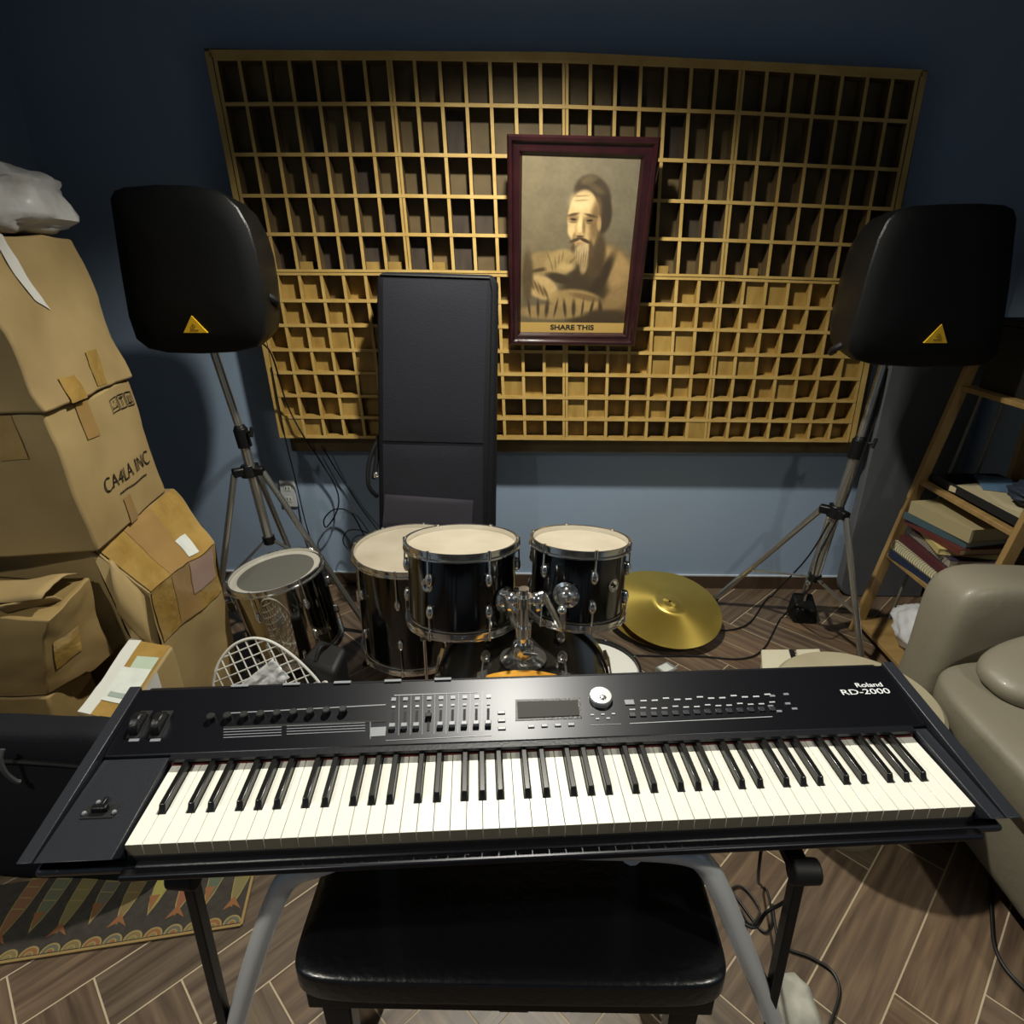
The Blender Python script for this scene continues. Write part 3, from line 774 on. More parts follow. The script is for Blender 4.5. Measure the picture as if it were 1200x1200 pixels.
# long taped carton under the lettered one
bt = [V3(-1.80, 1.63, 0), V3(-1.13, 1.63, 0), V3(-1.09, 2.06, 0), V3(-1.78, 2.12, 0)]
tp = [V3(-1.80, 1.63, .785), V3(-1.135, 1.63, .625), V3(-1.095, 2.05, .62), V3(-1.78, 2.12, .785)]
tp[0].z = tp[3].z = 0.79
def taped():
    # crushed lid: flat part under the lettered carton, then a slope to the right edge
    t = thing('cardboard_box', 'large tape wrapped carton with a sloping crushed lid under the lettered carton', 'box', (-1.45, 1.86, 0))
    rx = -1.225
    prof_near = [V3(-1.80, 1.62, 0), V3(-1.135, 1.62, 0), V3(-1.12, 1.62, .61), V3(rx, 1.57, .775), V3(-1.80, 1.57, .775)]
    prof_far = [V3(-1.80, 2.14, 0), V3(-1.10, 2.06, 0), V3(-1.075, 2.04, .60), V3(-1.10, 2.05, .66), V3(-1.80, 2.14, .775)]
    prof_far = [V3(-1.80, 2.14, 0), V3(-1.10, 1.98, 0), V3(-1.085, 1.97, .61), V3(-1.25, 2.08, .775), V3(-1.80, 2.14, .775)]
    mb = MB(); n = 14
    def d(p):
        q = p + Vector((noise.noise(p * 7), noise.noise(p * 7 + V3(5, 0, 0)), noise.noise(p * 7 + V3(0, 8, 0)))) * 0.012 + Vector((noise.noise(p * 22), 0, noise.noise(p * 22 + V3(0, 8, 0)))) * 0.004
        q.z = min(q.z, 0.776) if p.z > .7 else q.z
        if p.z < .003: q.z = 0
        return q
    for i in range(5):
        j = (i + 1) % 5
        mb.grid(lambda u, v: d(prof_near[i].lerp(prof_near[j], u).lerp(prof_far[i].lerp(prof_far[j], u), v)), n, n)
    for pr in (prof_near, prof_far):
        lo = lambda u: pr[0].lerp(pr[1], u)
        a = [pr[0], pr[1], pr[2], pr[3], pr[4]]
        mb.grid(lambda u, v: d(a[0].lerp(a[1], u).lerp(a[4].lerp(a[3], u), v)), n, n)
        mb.add([d(a[1]), d(a[2]), d(a[3])], [(0, 1, 2)])
    mb.build('box_body', M['card'], t, sharp=30, bevel=.006)
    def sl(u, v, o=0.004):       # on the slope: u along depth, v down the slope
        A = prof_near[3].lerp(prof_far[3], u); B = prof_near[2].lerp(prof_far[2], u); return d(A.lerp(B, v)) + V3(.8, -.1, .6).normalized() * o
    def rf(u, v, o=0.004):       # right face: u along depth, v down
        A = prof_near[2].lerp(prof_far[2], u); B = prof_near[1].lerp(prof_far[1], u); return d(A.lerp(B, v)) + V3(1, 0, 0) * o
    for u0, u1, mt in ((0.02, 0.34, 'tape'), (0.30, 0.62, 'tape2'), (0.55, 0.98, 'tape')):
        MB().grid(lambda a, b_: sl(u0 + (u1 - u0) * a, b_, 0.004 + 0.0015 * (mt == 'tape2')), 12, 10).build('packing_tape', M[mt], t, fix=False)
        MB().grid(lambda a, b_: rf(u0 + (u1 - u0) * a, b_ * 0.3, 0.004 + 0.0015 * (mt == 'tape2')), 12, 6).build('packing_tape', M[mt], t, fix=False)
    MB().grid(lambda a, b_: sl(0.60 + 0.16 * a, 0.62 + 0.32 * b_, .0075), 6, 6).build('paper_label', M['label_paper'], t, fix=False)
    MB().grid(lambda a, b_: rf(0.55 + 0.38 * a, 0.0 + 0.19 * b_, .0075), 6, 6).build('paper_label', M['label_pink'], t, fix=False)
    # torn end flap standing off the near end
    f = MB()
    A, B = V3(-1.20, 1.60, .74), V3(-1.125, 1.60, .61)
    f.grid(lambda u, v: A.lerp(B, u) + V3(0.02 * math.sin(v * 2.2), -0.045 * math.sin(v * 2.0), -0.17 * v) + V3(0, 0, .01 * noise.noise(V3(u * 4, v * 4, 0))), 6, 8)
    o = f.build('torn_flap', M['card'], t, fix=False); s = o.modifiers.new('solid', 'SOLIDIFY'); s.thickness = .004
    MB().add([V3(-1.23, 1.612, .70), V3(-1.14, 1.612, .59), V3(-1.145, 1.612, .42), V3(-1.19, 1.612, .40), V3(-1.27, 1.612, .52)], [(0, 1, 2, 3, 4)]).build('torn_opening_shade', colour('opening_shade', '1a120a', .9), t, fix=False)  # flat dark patch stands for the shade inside the tear
taped()

# dented carton in front
bt = [V3(-1.84, 1.33, .428), V3(-1.31, 1.36, .428), V3(-1.225, 1.545, .44), V3(-1.80, 1.545, .428)]
tp = [V3(-1.80, 1.33, .69), V3(-1.235, 1.375, .682), V3(-1.24, 1.545, .70), V3(-1.80, 1.545, .70)]
t, on, strip, fc = carton('cardboard_box', 'dented wide brown carton in front, just below the lettered carton, its top flaps folded', 'box', bt, tp, M['card2'], 0.013, n=18, seed=21)
strip('packing_tape', 1, rect(.15, .28, .62, .62), M['tape'])
f = MB(); f.grid(lambda u, v: V3(-1.72 + .47 * u, 1.39 + .14 * v, .716 + .01 * math.sin(u * 7) + .018 * v * (1 - v) * 4 + .008 * noise.noise(V3(u * 5, v * 5, 2))), 16, 8)
o = f.build('folded_flap', M['card'], t, fix=False); s = o.modifiers.new('solid', 'SOLIDIFY'); s.thickness = .004
f = MB(); f.grid(lambda u, v: V3(-1.36 + .11 * u, 1.365 + .04 * v + .07 * u, .715 - .05 * v - .01 * u + .01 * noise.noise(V3(u * 5, v * 5, 8))), 8, 6)
o = f.build('folded_flap', M['card'], t, fix=False); s = o.modifiers.new('solid', 'SOLIDIFY'); s.thickness = .004

# lettered carton
bt, tp = ring4((-1.74, 1.46), (-1.185, 1.545), (-1.255, 2.03), (-1.80, 1.96), 0.78, 1.178, (-0.03, -.01))
t, on, strip, fc = carton('cardboard_box', 'brown carton printed CA4LA INC, middle of the tall left stack', 'box', bt, tp, M['card'], 0.005, seed=2)
strip('packing_tape', 1, rect(.28, .72, .42, .99), M['tape2'])
strip('packing_tape', 1, rect(.42, .0, .52, .2), M['tape2'])
strip('packing_tape', 0, rect(.74, .70, .86, .99), M['tape'])
A, B, C_, D = fc[1]
org = A.lerp(B, .60).lerp(D.lerp(C_, .60), .36); nn = (B - A).cross(D - A).normalized()
lt = text('box_lettering', 'CA4LA INC', 0.062, basis(org, B - A, D - A), M['ink'], t, bold=-.0004, sx=1.02, shear=.12)
def wrap_on(o, A, B, D, on, fi, d):
    ex, ey = B - A, D - A; me = o.data; mw = MW[o.parent.name]; inv = mw.inverted()
    bm = bmesh.new(); bm.from_mesh(me)
    bmesh.ops.subdivide_edges(bm, edges=[e for e in bm.edges if e.calc_length() > .02], cuts=2)
    bmesh.ops.triangulate(bm, faces=bm.faces[:])
    for v in bm.verts:
        p = mw @ v.co - A
        # affine coordinates in the face
        a11, a12, a22 = ex.dot(ex), ex.dot(ey), ey.dot(ey); b1, b2 = p.dot(ex), p.dot(ey)
        det = a11 * a22 - a12 * a12
        v.co = inv @ on(fi, (b1 * a22 - b2 * a12) / det, (a11 * b2 - a12 * b1) / det, d)
    bm.to_mesh(me); bm.free()
wrap_on(lt, A, B, D, on, 1, .0035)
org2 = A.lerp(B, .62).lerp(D.lerp(C_, .62), .25)
mb = MB(); mb.T = basis(org2 + nn * .011, B - A, D - A)
for i in range(14): mb.box(-.10 + .0145 * i, -.10 + .0145 * i + .009, -.003, .003, 0, .0004)
wrap_on(mb.build('small_print', M['ink'], t), A, B, D, on, 1, .0035)
org3 = A.lerp(B, .80).lerp(D.lerp(C_, .80), .86)
mb = MB(); mb.T = basis(org3 + nn * .011, B - A, D - A)
for i in range(3):
    x = -.05 + .05 * i
    for (a0, a1, b0, b1) in ((0, .044, 0, .003), (0, .044, .041, .044), (0, .003, 0, .044), (.041, .044, 0, .044)): mb.box(x - .022 + a0, x - .022 + a1, -.022 + b0, -.022 + b1, 0, .0004)
    if i == 0:
        mb.tube([(x - .012, -.01, 0), (x, .013, 0), (x + .012, -.01, 0)], .003, 4, 1, closed=True)
    elif i == 1:
        mb.box(x - .002, x + .002, -.014, .012, 0, .0004); mb.box(x - .01, x + .01, .008, .014, 0, .0004)
    else:
        mb.box(x - .012, x + .012, -.014, -.010, 0, .0004); mb.box(x - .009, x - .005, -.01, .012, 0, .0004); mb.box(x + .005, x + .009, -.01, .012, 0, .0004)
wrap_on(mb.build('handling_marks', M['ink'], t), A, B, D, on, 1, .0035)

# top carton
bt, tp = ring4((-1.74, 1.44), (-1.205, 1.52), (-1.275, 2.03), (-1.80, 1.97), 1.182, 1.60, (-0.09, 0))
t, on, strip, fc = carton('cardboard_box', 'brown carton at the top of the left stack with a strip of white tape', 'box', bt, tp, M['card'], 0.012, n=16, seed=13)
strip('white_tape', 1, [(.38, .62), (.50, .55), (.35, 1.0), (.22, 1.0)], M['tape_white'])
strip('packing_tape', 1, rect(.58, .03, .70, .28), M['tape'])
strip('packing_tape', 1, rect(.22, .0, .36, .16), M['tape'])

# white plastic bag on top
def blob(name, label, cat, c, r, m, amp, freq, seed, flat=None, nu=48, nv=28, part=None, rz=0.0, pw=1.0):
    t = thing(name, label, cat, (c[0], c[1], c[2] - r[2]))
    mb = MB(); rot = Matrix.Rotation(rz, 3, 'Z')
    vs = []; fs = []
    def pt(th, ph):
        d = Vector((math.cos(th) * math.sin(ph), math.sin(th) * math.sin(ph), -math.cos(ph)))
        s = lambda v: math.copysign(abs(v) ** pw, v)
        p = Vector((s(d.x) * r[0], s(d.y) * r[1], s(d.z) * r[2]))
        k = 1 + amp * (noise.noise(d * freq + V3(seed, 0, 0)) + .5 * abs(noise.noise(d * freq * 2.3 + V3(0, seed, 0))))
        p = rot @ (p * k) + Vector(c)
        if flat is not None: p.z = max(p.z, flat)
        return p
    vs.append(pt(0, 0))
    for j in range(1, nv):
        for i in range(nu): vs.append(pt(2 * PI * i / nu, PI * j / nv))
    vs.append(pt(0, PI))
    for i in range(nu): fs.append((0, 1 + (i + 1) % nu, 1 + i))
    for j in range(nv - 2):
        for i in range(nu): fs.append((1 + j * nu + i, 1 + j * nu + (i + 1) % nu, 1 + (j + 1) * nu + (i + 1) % nu, 1 + (j + 1) * nu + i))
    L = len(vs) - 1
    for i in range(nu): fs.append((L, 1 + (nv - 2) * nu + i, 1 + (nv - 2) * nu + (i + 1) % nu))
    mb.add(vs, fs); mb.build(part or 'wrap', m, t, sharp=60)
    return t
tb = blob('plastic_bag', 'stuffed white plastic bag lying on top of the highest cardboard box', 'bag', (-1.62, 1.86, 1.688), (.30, .20, .098), M['white_bag'], 0.13, 3.0, 4.0, flat=1.606, rz=.25, pw=.6)

# narrow labelled carton
bt = [V3(-1.165, 1.275, .007), V3(-1.02, 1.255, .007), V3(-1.015, 1.545, .007), V3(-1.165, 1.545, .007)]
tp = [V3(-1.150, 1.275, .45), V3(-1.02, 1.255, .44), V3(-1.035, 1.545, .475), V3(-1.17, 1.55, .49)]
t, on, strip, fc = carton('cardboard_box', 'narrow brown carton with white shipping label and white tape on top', 'box', bt, tp, M['card'], 0.004, seed=31)
strip('white_tape', 4, rect(.02, .0, .30, 1.0), M['tape_white'])
strip('packing_tape', 4, rect(.30, .0, .96, .99), M['tape'], d=.0028)
lb = strip('shipping_label', 4, rect(.28, .18, .92, .62), M['label_paper'], d=.005)
strip('label_lines', 4, rect(.36, .24, .80, .30), colour('faint_print', '8f9a94'), d=.0062, parent=lb)
strip('shipping_label', 4, rect(.45, .62, .92, .78), M['label_green'], d=.005)
strip('white_tape', 1, rect(.35, .62, .62, 1.0), M['tape_white'])

# long black case standing on edge left of the keyboard
t = thing('gig_bag', 'long black soft bag standing on its edge left of the keyboard', 'bag', (-1.35, 1.18, .007))
mb = MB()
def gb(u, v):
    a = 2 * PI * v
    x = -1.84 + 0.90 * u
    k = 1 - 0.25 * max(0, (u - .9) / .1) ** 2
    cy, cz = 1.175, .26
    s = lambda q: math.copysign(abs(q) ** .45, q)
    y = cy + .058 * s(math.sin(a)) * k; z = cz + .25 * s(math.cos(a)) * k
    y += .012 * noise.noise(V3(x * 5, z * 5, y * 4)); z += .014 * noise.noise(V3(x * 4, 3, z * 3)) - .02 * (u - .5)
    return V3(x, y, max(z, .0075))
mb.grid(gb, 40, 40)
for u in (0, 1): mb.add([gb(u, j / 40) for j in range(40)], [tuple(range(40))])
mb.build('bag_body', M['nylon'], t, sharp=60)
MB().tube([gb(0, .82) + V3(0, -.006, 0), gb(.4, .84) + V3(0, -.006, 0), gb(.75, .83) + V3(0, -.006, 0), gb(.97, .82) + V3(0, -.006, 0)], .006, 6, 6).build('zipper', M['black_rubber'], t)
MB().tube([at_y(3, 878, 1.10), at_y(0, 890, 1.09), at_y(6, 905, 1.088), at_y(18, 915, 1.095), at_y(24, 916, 1.10)], .006, 6, 4).build('strap', colour('grey_webbing', '3c3e40'), t)

# ------------------------------------------------------------------ fish rug
def make_rug():
    t = thing('fish_rug', 'dark grey rug with rows of coloured fish and scallops under the keyboard', 'rug', (-0.95, 1.1, 0))
    o = V3(-.690, 1.028, 0); ex = V3(-.983, -.184, 0).normalized(); ey = V3(-.184, .983, 0).normalized()
    LX, LY, TH = 1.0, .22, .005
    P = lambda u, v, z=TH: o + ex * u + ey * v + V3(0, 0, z)
    # keep it inside the room
    MB().hexa([P(0, 0, 0), P(LX, 0, 0), P(LX, LY, 0), P(0, LY, 0)], [P(0, 0), P(LX, 0), P(LX, LY), P(0, LY)]).build('pile', M['rug'], t, bevel=.002)
    e = MB()
    for a, b_ in (((0, 0), (LX, 0)), ((0, 0), (0, LY))): e.bar(P(*a, TH), P(*b_, TH), .007, .004)
    e.build('binding', M['rug_edge'], t, bevel=.001)
    cols = ['6e6640', '4e5745', '7c4c34', '85803c', '70603f', '5a584c', '6e6540', '585e48', '755238']
    fishm = [colour('rug_fish_' + n, c, .95) for n, c in zip(('olive', 'sage', 'rust', 'lime', 'ochre', 'grey', 'moss', 'fern', 'copper'), cols)]
    line = colour('rug_outline', '857648', .95); orange = colour('rug_orange', '7c5232', .95)
    mb = MB(); mats = fishm + [line, orange]
    z = TH + .0006
    for i in range(9):
        u = .035 + i * .068; k = i % len(fishm)
        tip = .062 + (.012 if i % 2 else 0)
        lean = -.012
        prof = [(0, .0), (.010, .03), (.017, .07), (.019, .11), (.019, .158)]
        left = [P(u + lean * v / .1 - w, tip + v, z) for w, v in prof]; right = [P(u + lean * v / .1 + w, tip + v, z) for w, v in prof][::-1]
        mb.cur = 9; big = lambda pts, c, s: [c + (p - c) * s + V3(0, 0, -.0003) for p in pts]
        pts = left + right[:-1]; c = sum(pts, V3(0, 0, 0)) / len(pts)
        mb.add(big(pts, c, 1.13), [tuple(range(len(pts)))]); mb.cur = k; mb.add(pts, [tuple(range(len(pts)))])
        # tail fin or pointed snout
        mb.cur = k if i % 2 else 10
        if i % 2 == 0:
            mb.add([P(u, tip + .02, z + .0002), P(u - .024, tip - .018, z + .0002), P(u - .004, tip - .004, z + .0002), P(u + .022, tip - .016, z + .0002)], [(0, 1, 2, 3)])
        else:
            mb.cur = 10; mb.add([P(u, tip, z + .0002), P(u - .013, tip + .045, z + .0002), P(u + .013, tip + .045, z + .0002)], [(0, 1, 2)])
        mb.cur = 9
        for s in range(3):
            v = .07 + s * .03
            if k == 3:
                w = -.011 + s * .011; mb.add([P(u + lean * .5 + w - .002, tip + .05, z + .0004), P(u + lean * .5 + w + .002, tip + .05, z + .0004), P(u + lean * 1.4 + w + .002, tip + .15, z + .0004), P(u + lean * 1.4 + w - .002, tip + .15, z + .0004)], [(0, 1, 2, 3)])
            else:
                mb.add([P(u + lean * v / .1 - .016, tip + v, z + .0004), P(u + lean * v / .1 + .016, tip + v + .006, z + .0004), P(u + lean * v / .1 + .016, tip + v + .009, z + .0004), P(u + lean * v / .1 - .016, tip + v + .003, z + .0004)], [(0, 1, 2, 3)])
    for i in range(15):
        u = .024 + i * .046
        for j, (r, kk) in enumerate(((.022, 9), (.018, (5, 10, 4)[i % 3]), (.010, 9), (.007, (10, 4, 6)[i % 3]))):
            mb.cur = kk
            mb.add([P(u + r * math.cos(a), .006 + r * 1.05 * math.sin(a), z + .0002 * j) for a in [PI * q / 12 for q in range(13)]], [tuple(range(13))])
    mb.build('woven_motifs', mats, t, fix=False)
make_rug()

# ------------------------------------------------------------------ drums
def make_drum(name, label, c, tilt, r, h, shell, head, nl=6, a0=0.0, badge=None, legs=None, cat='drum', bracket=None, long_lug=False, collar=None, bhead=None, hoopm=None):
    """c = centre of the bottom, tilt = matrix; local +z is the drum axis"""
    T = Matrix.Translation(Vector(c)) @ tilt
    t = thing(name, label, cat, (c[0], c[1], c[2]))
    def mk(): m = MB(); m.T = T; return m
    ch = M['chrome']
    m = mk(); m.lathe([(r - .006, .018), (r, .018), (r, h - .018), (r - .006, h - .018), (r - .006, .018)], 48); m.build('shell', shell, t, sharp=30)
    if collar:
        m = mk(); m.lathe([(r * .84, h - .0045), (r - .001, h - .0045), (r + .004, h - .010), (r * .84, h - .0055)], 48); m.build('head_collar', collar, t)
        m = mk(); m.lathe([(0, h - .005), (r * .845, h - .005), (r * .845, h - .009), (0, h - .009)], 48); m.build('batter_head', head, t)
    else:
        m = mk(); m.lathe([(0, h - .005), (r - .004, h - .005), (r + .003, h - .010), (r - .004, h - .012), (0, h - .012)], 48); m.build('batter_head', head, t)
    m = mk(); m.lathe([(0, .005), (r - .004, .005), (r + .003, .010), (r - .004, .012), (0, .012)], 48); m.build('resonant_head', bhead or M['head'], t)
    for z0, s in ((h, -1), (0, 1)):
        m = mk(); m.lathe([(r + .001, z0 + s * .014), (r + .012, z0 + s * .014), (r + .012, z0 + s * .010), (r + .005, z0 + s * .008), (r + .005, z0 - s * .004), (r + .009, z0 - s * .006), (r + .009, z0 - s * .009), (r + .001, z0 - s * .008), (r + .001, z0 + s * .014)], 48)
        hp = m.build('hoop', hoopm or ch, t, sharp=30)
    for i in range(nl):
        a = a0 + 2 * PI * i / nl; d = V3(math.cos(a), math.sin(a), 0)
        zs = ((h * .70, h), (h * .30, 0)) if not long_lug else ((h * .62, h), (h * .38, 0))
        for zl, ze in zs:
            s = 1 if ze > zl else -1
            m = mk()
            m.cyl(d * (r + .010) + V3(0, 0, zl), d * (r + .008) + V3(0, 0, ze + s * .010), .0026, n=6)
            m.cyl(d * (r + .008) + V3(0, 0, ze - s * .012), d * (r + .008) + V3(0, 0, ze + s * .012), .005, n=8)
            T0 = m.T; m.T = T0 @ Matrix.Translation(d * (r + .004) + V3(0, 0, zl)); m.ball((0, 0, 0), .011, .011, .021, 10, 8); m.T = T0
            m.build('lug', ch, t, sharp=50)
    if badge is not None:
        a = badge[0]; d = V3(math.cos(a), math.sin(a), 0)
        m = MB(); m.T = T @ Matrix.Translation(d * (r - .0005) + V3(0, 0, h * badge[1])) @ rot_to(d); m.lathe([(0, 0), (.019, 0), (.019, .002), (.015, .003), (.013, .0022), (0, .0028)], 28)
        bo = m.build('badge', M['chrome'], t)
        m = MB(); m.T = T @ Matrix.Translation(d * (r + .0022) + V3(0, 0, h * badge[1])) @ rot_to(d)
        for q in range(6): m.box(-.009 + .003 * q, -.0075 + .003 * q, -.006 + .002 * (q % 3), .006 - .002 * (q % 2), 0, .0008)
        m.build('badge_mark', M['ink'], bo)
    if bracket is not None:
        a, zf = bracket; d = V3(math.cos(a), math.sin(a), 0); p = d * r + V3(0, 0, h * zf)
        m = MB(); m.T = T @ Matrix.Translation(p) @ rot_to(d)
        m.lathe([(0, 0), (.034, 0), (.036, .006), (.026, .010), (.020, .020), (.012, .026), (0, .028)], 24)
        for q in range(6): m.cyl(V3(.026 * math.cos(q * PI / 3), .026 * math.sin(q * PI / 3), .004), V3(.026 * math.cos(q * PI / 3), .026 * math.sin(q * PI / 3), .013), .006, n=8)
        m.cyl((0, 0, .02), (0, 0, .045), .009, n=10)
        br = m.build('tom_bracket', ch, t)
    if legs:
        for a in legs:
            d = V3(math.cos(a), math.sin(a), 0)
            b0 = Vector(c) + d * (r + .018)
            m = MB().cyl(b0 + V3(0, 0, h * .62), V3(b0.x, b0.y, .03), .0055, n=8).cyl(V3(b0.x, b0.y, .035), V3(b0.x, b0.y, .0) + d * .012, .0055, n=8)
            lg = m.build('leg', ch, t)
            MB().cyl(V3(b0.x, b0.y, .022) + d * .004, V3(b0.x, b0.y, 0) + d * .013, .010, .012, 10).build('rubber_foot', M['black_rubber'], lg)
            m = MB(); m.bar(b0 - d * .014 + V3(0, 0, h * .44), b0 + d * .012 + V3(0, 0, h * .44), .028, .05); m.cyl(b0 + V3(.014, 0, h * .44), b0 + V3(.04, -.01, h * .44), .004, n=8); m.build('leg_bracket', ch, t, bevel=.003)
    return t, T
def tilt_to(d): return rot_to(d)
TL_ = tilt_to((0.0, math.sin(R(9)), math.cos(R(9))))
h1 = .225
ax = V3(0, math.sin(R(9)), math.cos(R(9)))
ctL = at_z(541, 634, .812)
make_drum('rack_tom', 'black rack tom with cream head, the larger one in front of the keyboard bag', ctL - ax * h1, TL_, .152, h1, M['lacquer'], M['head'], 6, R(-118), badge=(R(-122) + .5 - .5, .62), bracket=(R(-38), .40))
TR_ = tilt_to((0.03, math.sin(R(9)), math.cos(R(9))))
axr = V3(0.03, math.sin(R(9)), math.cos(R(9))).normalized()
ctR = at_z(680, 633, .815); h2 = .21
make_drum('rack_tom', 'small black rack tom next to the brass cymbals', ctR - axr * h2, TR_, .132, h2, M['lacquer'], M['head'], 6, R(-78), badge=(R(-50), .55), bracket=(R(-108), .45))
ft = V3(-.405, 2.055, .15)
make_drum('floor_tom', 'deep black floor tom on chrome legs partly behind the larger rack tom', ft, Matrix.Identity(4), .203, .405, M['lacquer'], M['head'], 8, R(-95), legs=(R(-72), R(168), R(48)), long_lug=False)

# chrome drum on the left
axc = V3(-0.14, -0.02, 1).normalized(); hc = .33
ctC = at_z(323, 669, .43)
def chrome_drum():
    base = ctC - axc * hc
    t, T = make_drum('chrome_drum', 'polished chrome drum with grey mesh head beside the cardboard boxes', base, rot_to(axc), .172, hc, M['chrome_drum'], M['head_mesh'], 6, R(-100), collar=M['head_rim'])
    # mounting bracket on its left and three short feet
    d = V3(-1, -.25, 0).normalized()
    m = MB(); m.T = T; m.bar(d * .165 + V3(0, 0, .23), d * .205 + V3(0, 0, .23), .04, .045); m.cyl(d * .2 + V3(0, 0, .25), d * .235 + V3(0, 0, .25), .006, n=8); m.cyl(d * .2 + V3(0, 0, .21), d * .23 + V3(0, 0, .205), .006, n=8)
    m.build('wing_bracket', M['chrome'], t, bevel=.004)
    for a in (R(-60), R(60), R(180)):
        p = T @ (V3(math.cos(a), math.sin(a), 0) * .178 + V3(0, 0, .05))
        m = MB().cyl(p, (p.x, p.y, .0), .006, n=8).cyl((p.x, p.y, .02), (p.x, p.y, 0), .011, .012, 10)
        m.build('leg', M['chrome'], t)
chrome_drum()

# bass drum with tom mount
def bass():
    r, y0, y1 = .262, 1.275, 1.62
    cx, cz = .012, .300
    t = thing('bass_drum', 'charcoal bass drum lying on its side under the two rack toms', 'drum', (cx, (y0 + y1) / 2, 0))
    T = Matrix.Translation((cx, y0, cz)) @ Matrix.Rotation(-PI / 2, 4, 'X')      # local z -> +y
    L = y1 - y0
    def mk(): m = MB(); m.T = T; return m
    m = mk(); m.lathe([(r - .007, .02), (r, .02), (r, L - .02), (r - .007, L - .02), (r - .007, .02)], 64); m.build('shell', M['lacquer_char'], t, sharp=30)
    m = mk(); m.lathe([(0, .012), (r - .002, .012), (r - .002, .018), (0, .018)], 64); m.build('batter_head', M['head'], t)
    m = mk(); m.lathe([(0, L - .018), (r - .002, L - .018), (r - .002, L - .012), (0, L - .012)], 64); m.build('resonant_head', M['head_white'], t)
    m = mk(); m.lathe([(r + .001, 0), (r + .011, 0), (r + .011, .038), (r + .001, .038), (r + .001, 0)], 64); m.build('hoop', M['maple'], t, bevel=.002)
    m = mk(); m.lathe([(r + .001, L - .038), (r + .011, L - .038), (r + .011, L), (r + .001, L), (r + .001, L - .038)], 64); m.build('hoop', M['lacquer_char'], t, bevel=.002)
    for i in range(8):
        a = R(22.5 + 45 * i); d = V3(math.cos(a), math.sin(a), 0)
        for z0, s in ((.0, 1), (L, -1)):
            m = mk()
            m.bar(d * (r + .016) + V3(0, 0, z0 - s * .004), d * (r + .016) + V3(0, 0, z0 + s * .046), .026, .010, d)
            m.cyl(d * (r + .022) + V3(0, 0, z0 + s * .02), d * (r + .018) + V3(0, 0, z0 + s * .13), .003, n=8)
            T0 = m.T; m.T = T0 @ Matrix.Translation(d * (r + .008) + V3(0, 0, z0 + s * .125)); m.ball((0, 0, 0), .015, .015, .024, 10, 8); m.T = T0
            m.build('lug', M['chrome'], t, sharp=50)
    # spur legs
    for s in (-1, 1):
        a = V3(cx + s * .235, y1 - .08, cz - .10)
        MB().cyl(a, (cx + s * .36, y1 + .02, .008), .007, n=8).build('spur', M['chrome'], t)
    # oval chrome emblem on the shell, left
    a = R(-90 - 52 + 0); 
    # tom mount
    top = at_z(617, 772, cz + r)
    px, py, pz = cx - .002, top.y, cz + r - .002
    mt = MB(); mt.T = Matrix.Translation((px, py, pz)); mt.lathe([(0, 0), (.060, 0), (.062, .006), (.050, .012), (.030, .018), (.026, .05), (.020, .055), (0, .055)], 28)
    mo = mt.build('tom_mount', M['chrome'], t)
    MB().cyl((px, py, pz + .03), (px, py, pz + .215), .0135).cyl((px, py, pz + .075), (px, py, pz + .105), .021).cyl((px, py, pz + .165), (px, py, pz + .195), .022).cyl((px, py - .03, pz + .04), (px + .035, py - .035, pz + .04), .005, n=8).build('post', M['chrome'], mo)
    for s, c_, b_ in ((-1, ctL - ax * h1 + ax * h1 * .40, .152), (1, ctR - axr * h2 + axr * h2 * .45, .132)):
        an = R(-38) if s < 0 else R(-108)
        dd = Vector((math.cos(an), math.sin(an), 0)); e = c_ + dd * (b_ + .045)
        m = MB().tube([(px, py, pz + .18), (px + s * .03, py + .004, pz + .182), (px + s * .05, py + .01, pz + .19), e + V3(0, 0, -.055), e], .0085, 10, 5)
        m.ball((px + s * .032, py + .004, pz + .182), .018); m.cyl((px + s * .032, py, pz + .182), (px + s * .036, py - .03, pz + .17), .005, n=8); m.ball(e, .013)
        m.build('tom_arm', M['chrome'], mo)
bass()

# snare lying flat with a white head
make_drum('snare_drum', 'shallow drum with plain white head on the floor behind the bass drum', (.262, 1.905, .002), Matrix.Identity(4), .178, .14, M['lacquer_char'], M['head_white'], 8, R(20), hoopm=M['black_metal'])

# cymbals
def cymbal(label, c, d, r):
    T = Matrix.Translation(Vector(c)) @ rot_to(d)
    t = thing('cymbal', label, 'cymbal', (c[0], c[1], 0), 0, 'brass cymbals on the floor')
    m = MB()
    up_ = [(.006, .040), (.03, .037), (.048, .024), (.058, .019)] + [(.058 + (r - .058) * k / 10, .019 - .019 * (k / 10) ** 1.3) for k in range(1, 11)]
    prof = up_ + [(q, z - .0016) for q, z in up_[::-1]] + [up_[0]]
    m.lathe(prof, 72); o = m.build('bronze_plate', M['brass'], None, sharp=25)
    o.parent = t; o.location = Vector(c) - t.location; o.rotation_euler = T.to_euler()
dcy = V3(.05, -.27, 1).normalized()
ccy = at_y(783, 712, 2.40)
cymbal('brass cymbal lying tilted on top of the pair on the floor beside the small tom', ccy, dcy, .235)
cymbal('lower brass cymbal whose edge peeks out under the other one', ccy + V3(-.035, .055, -.030), dcy, .240)

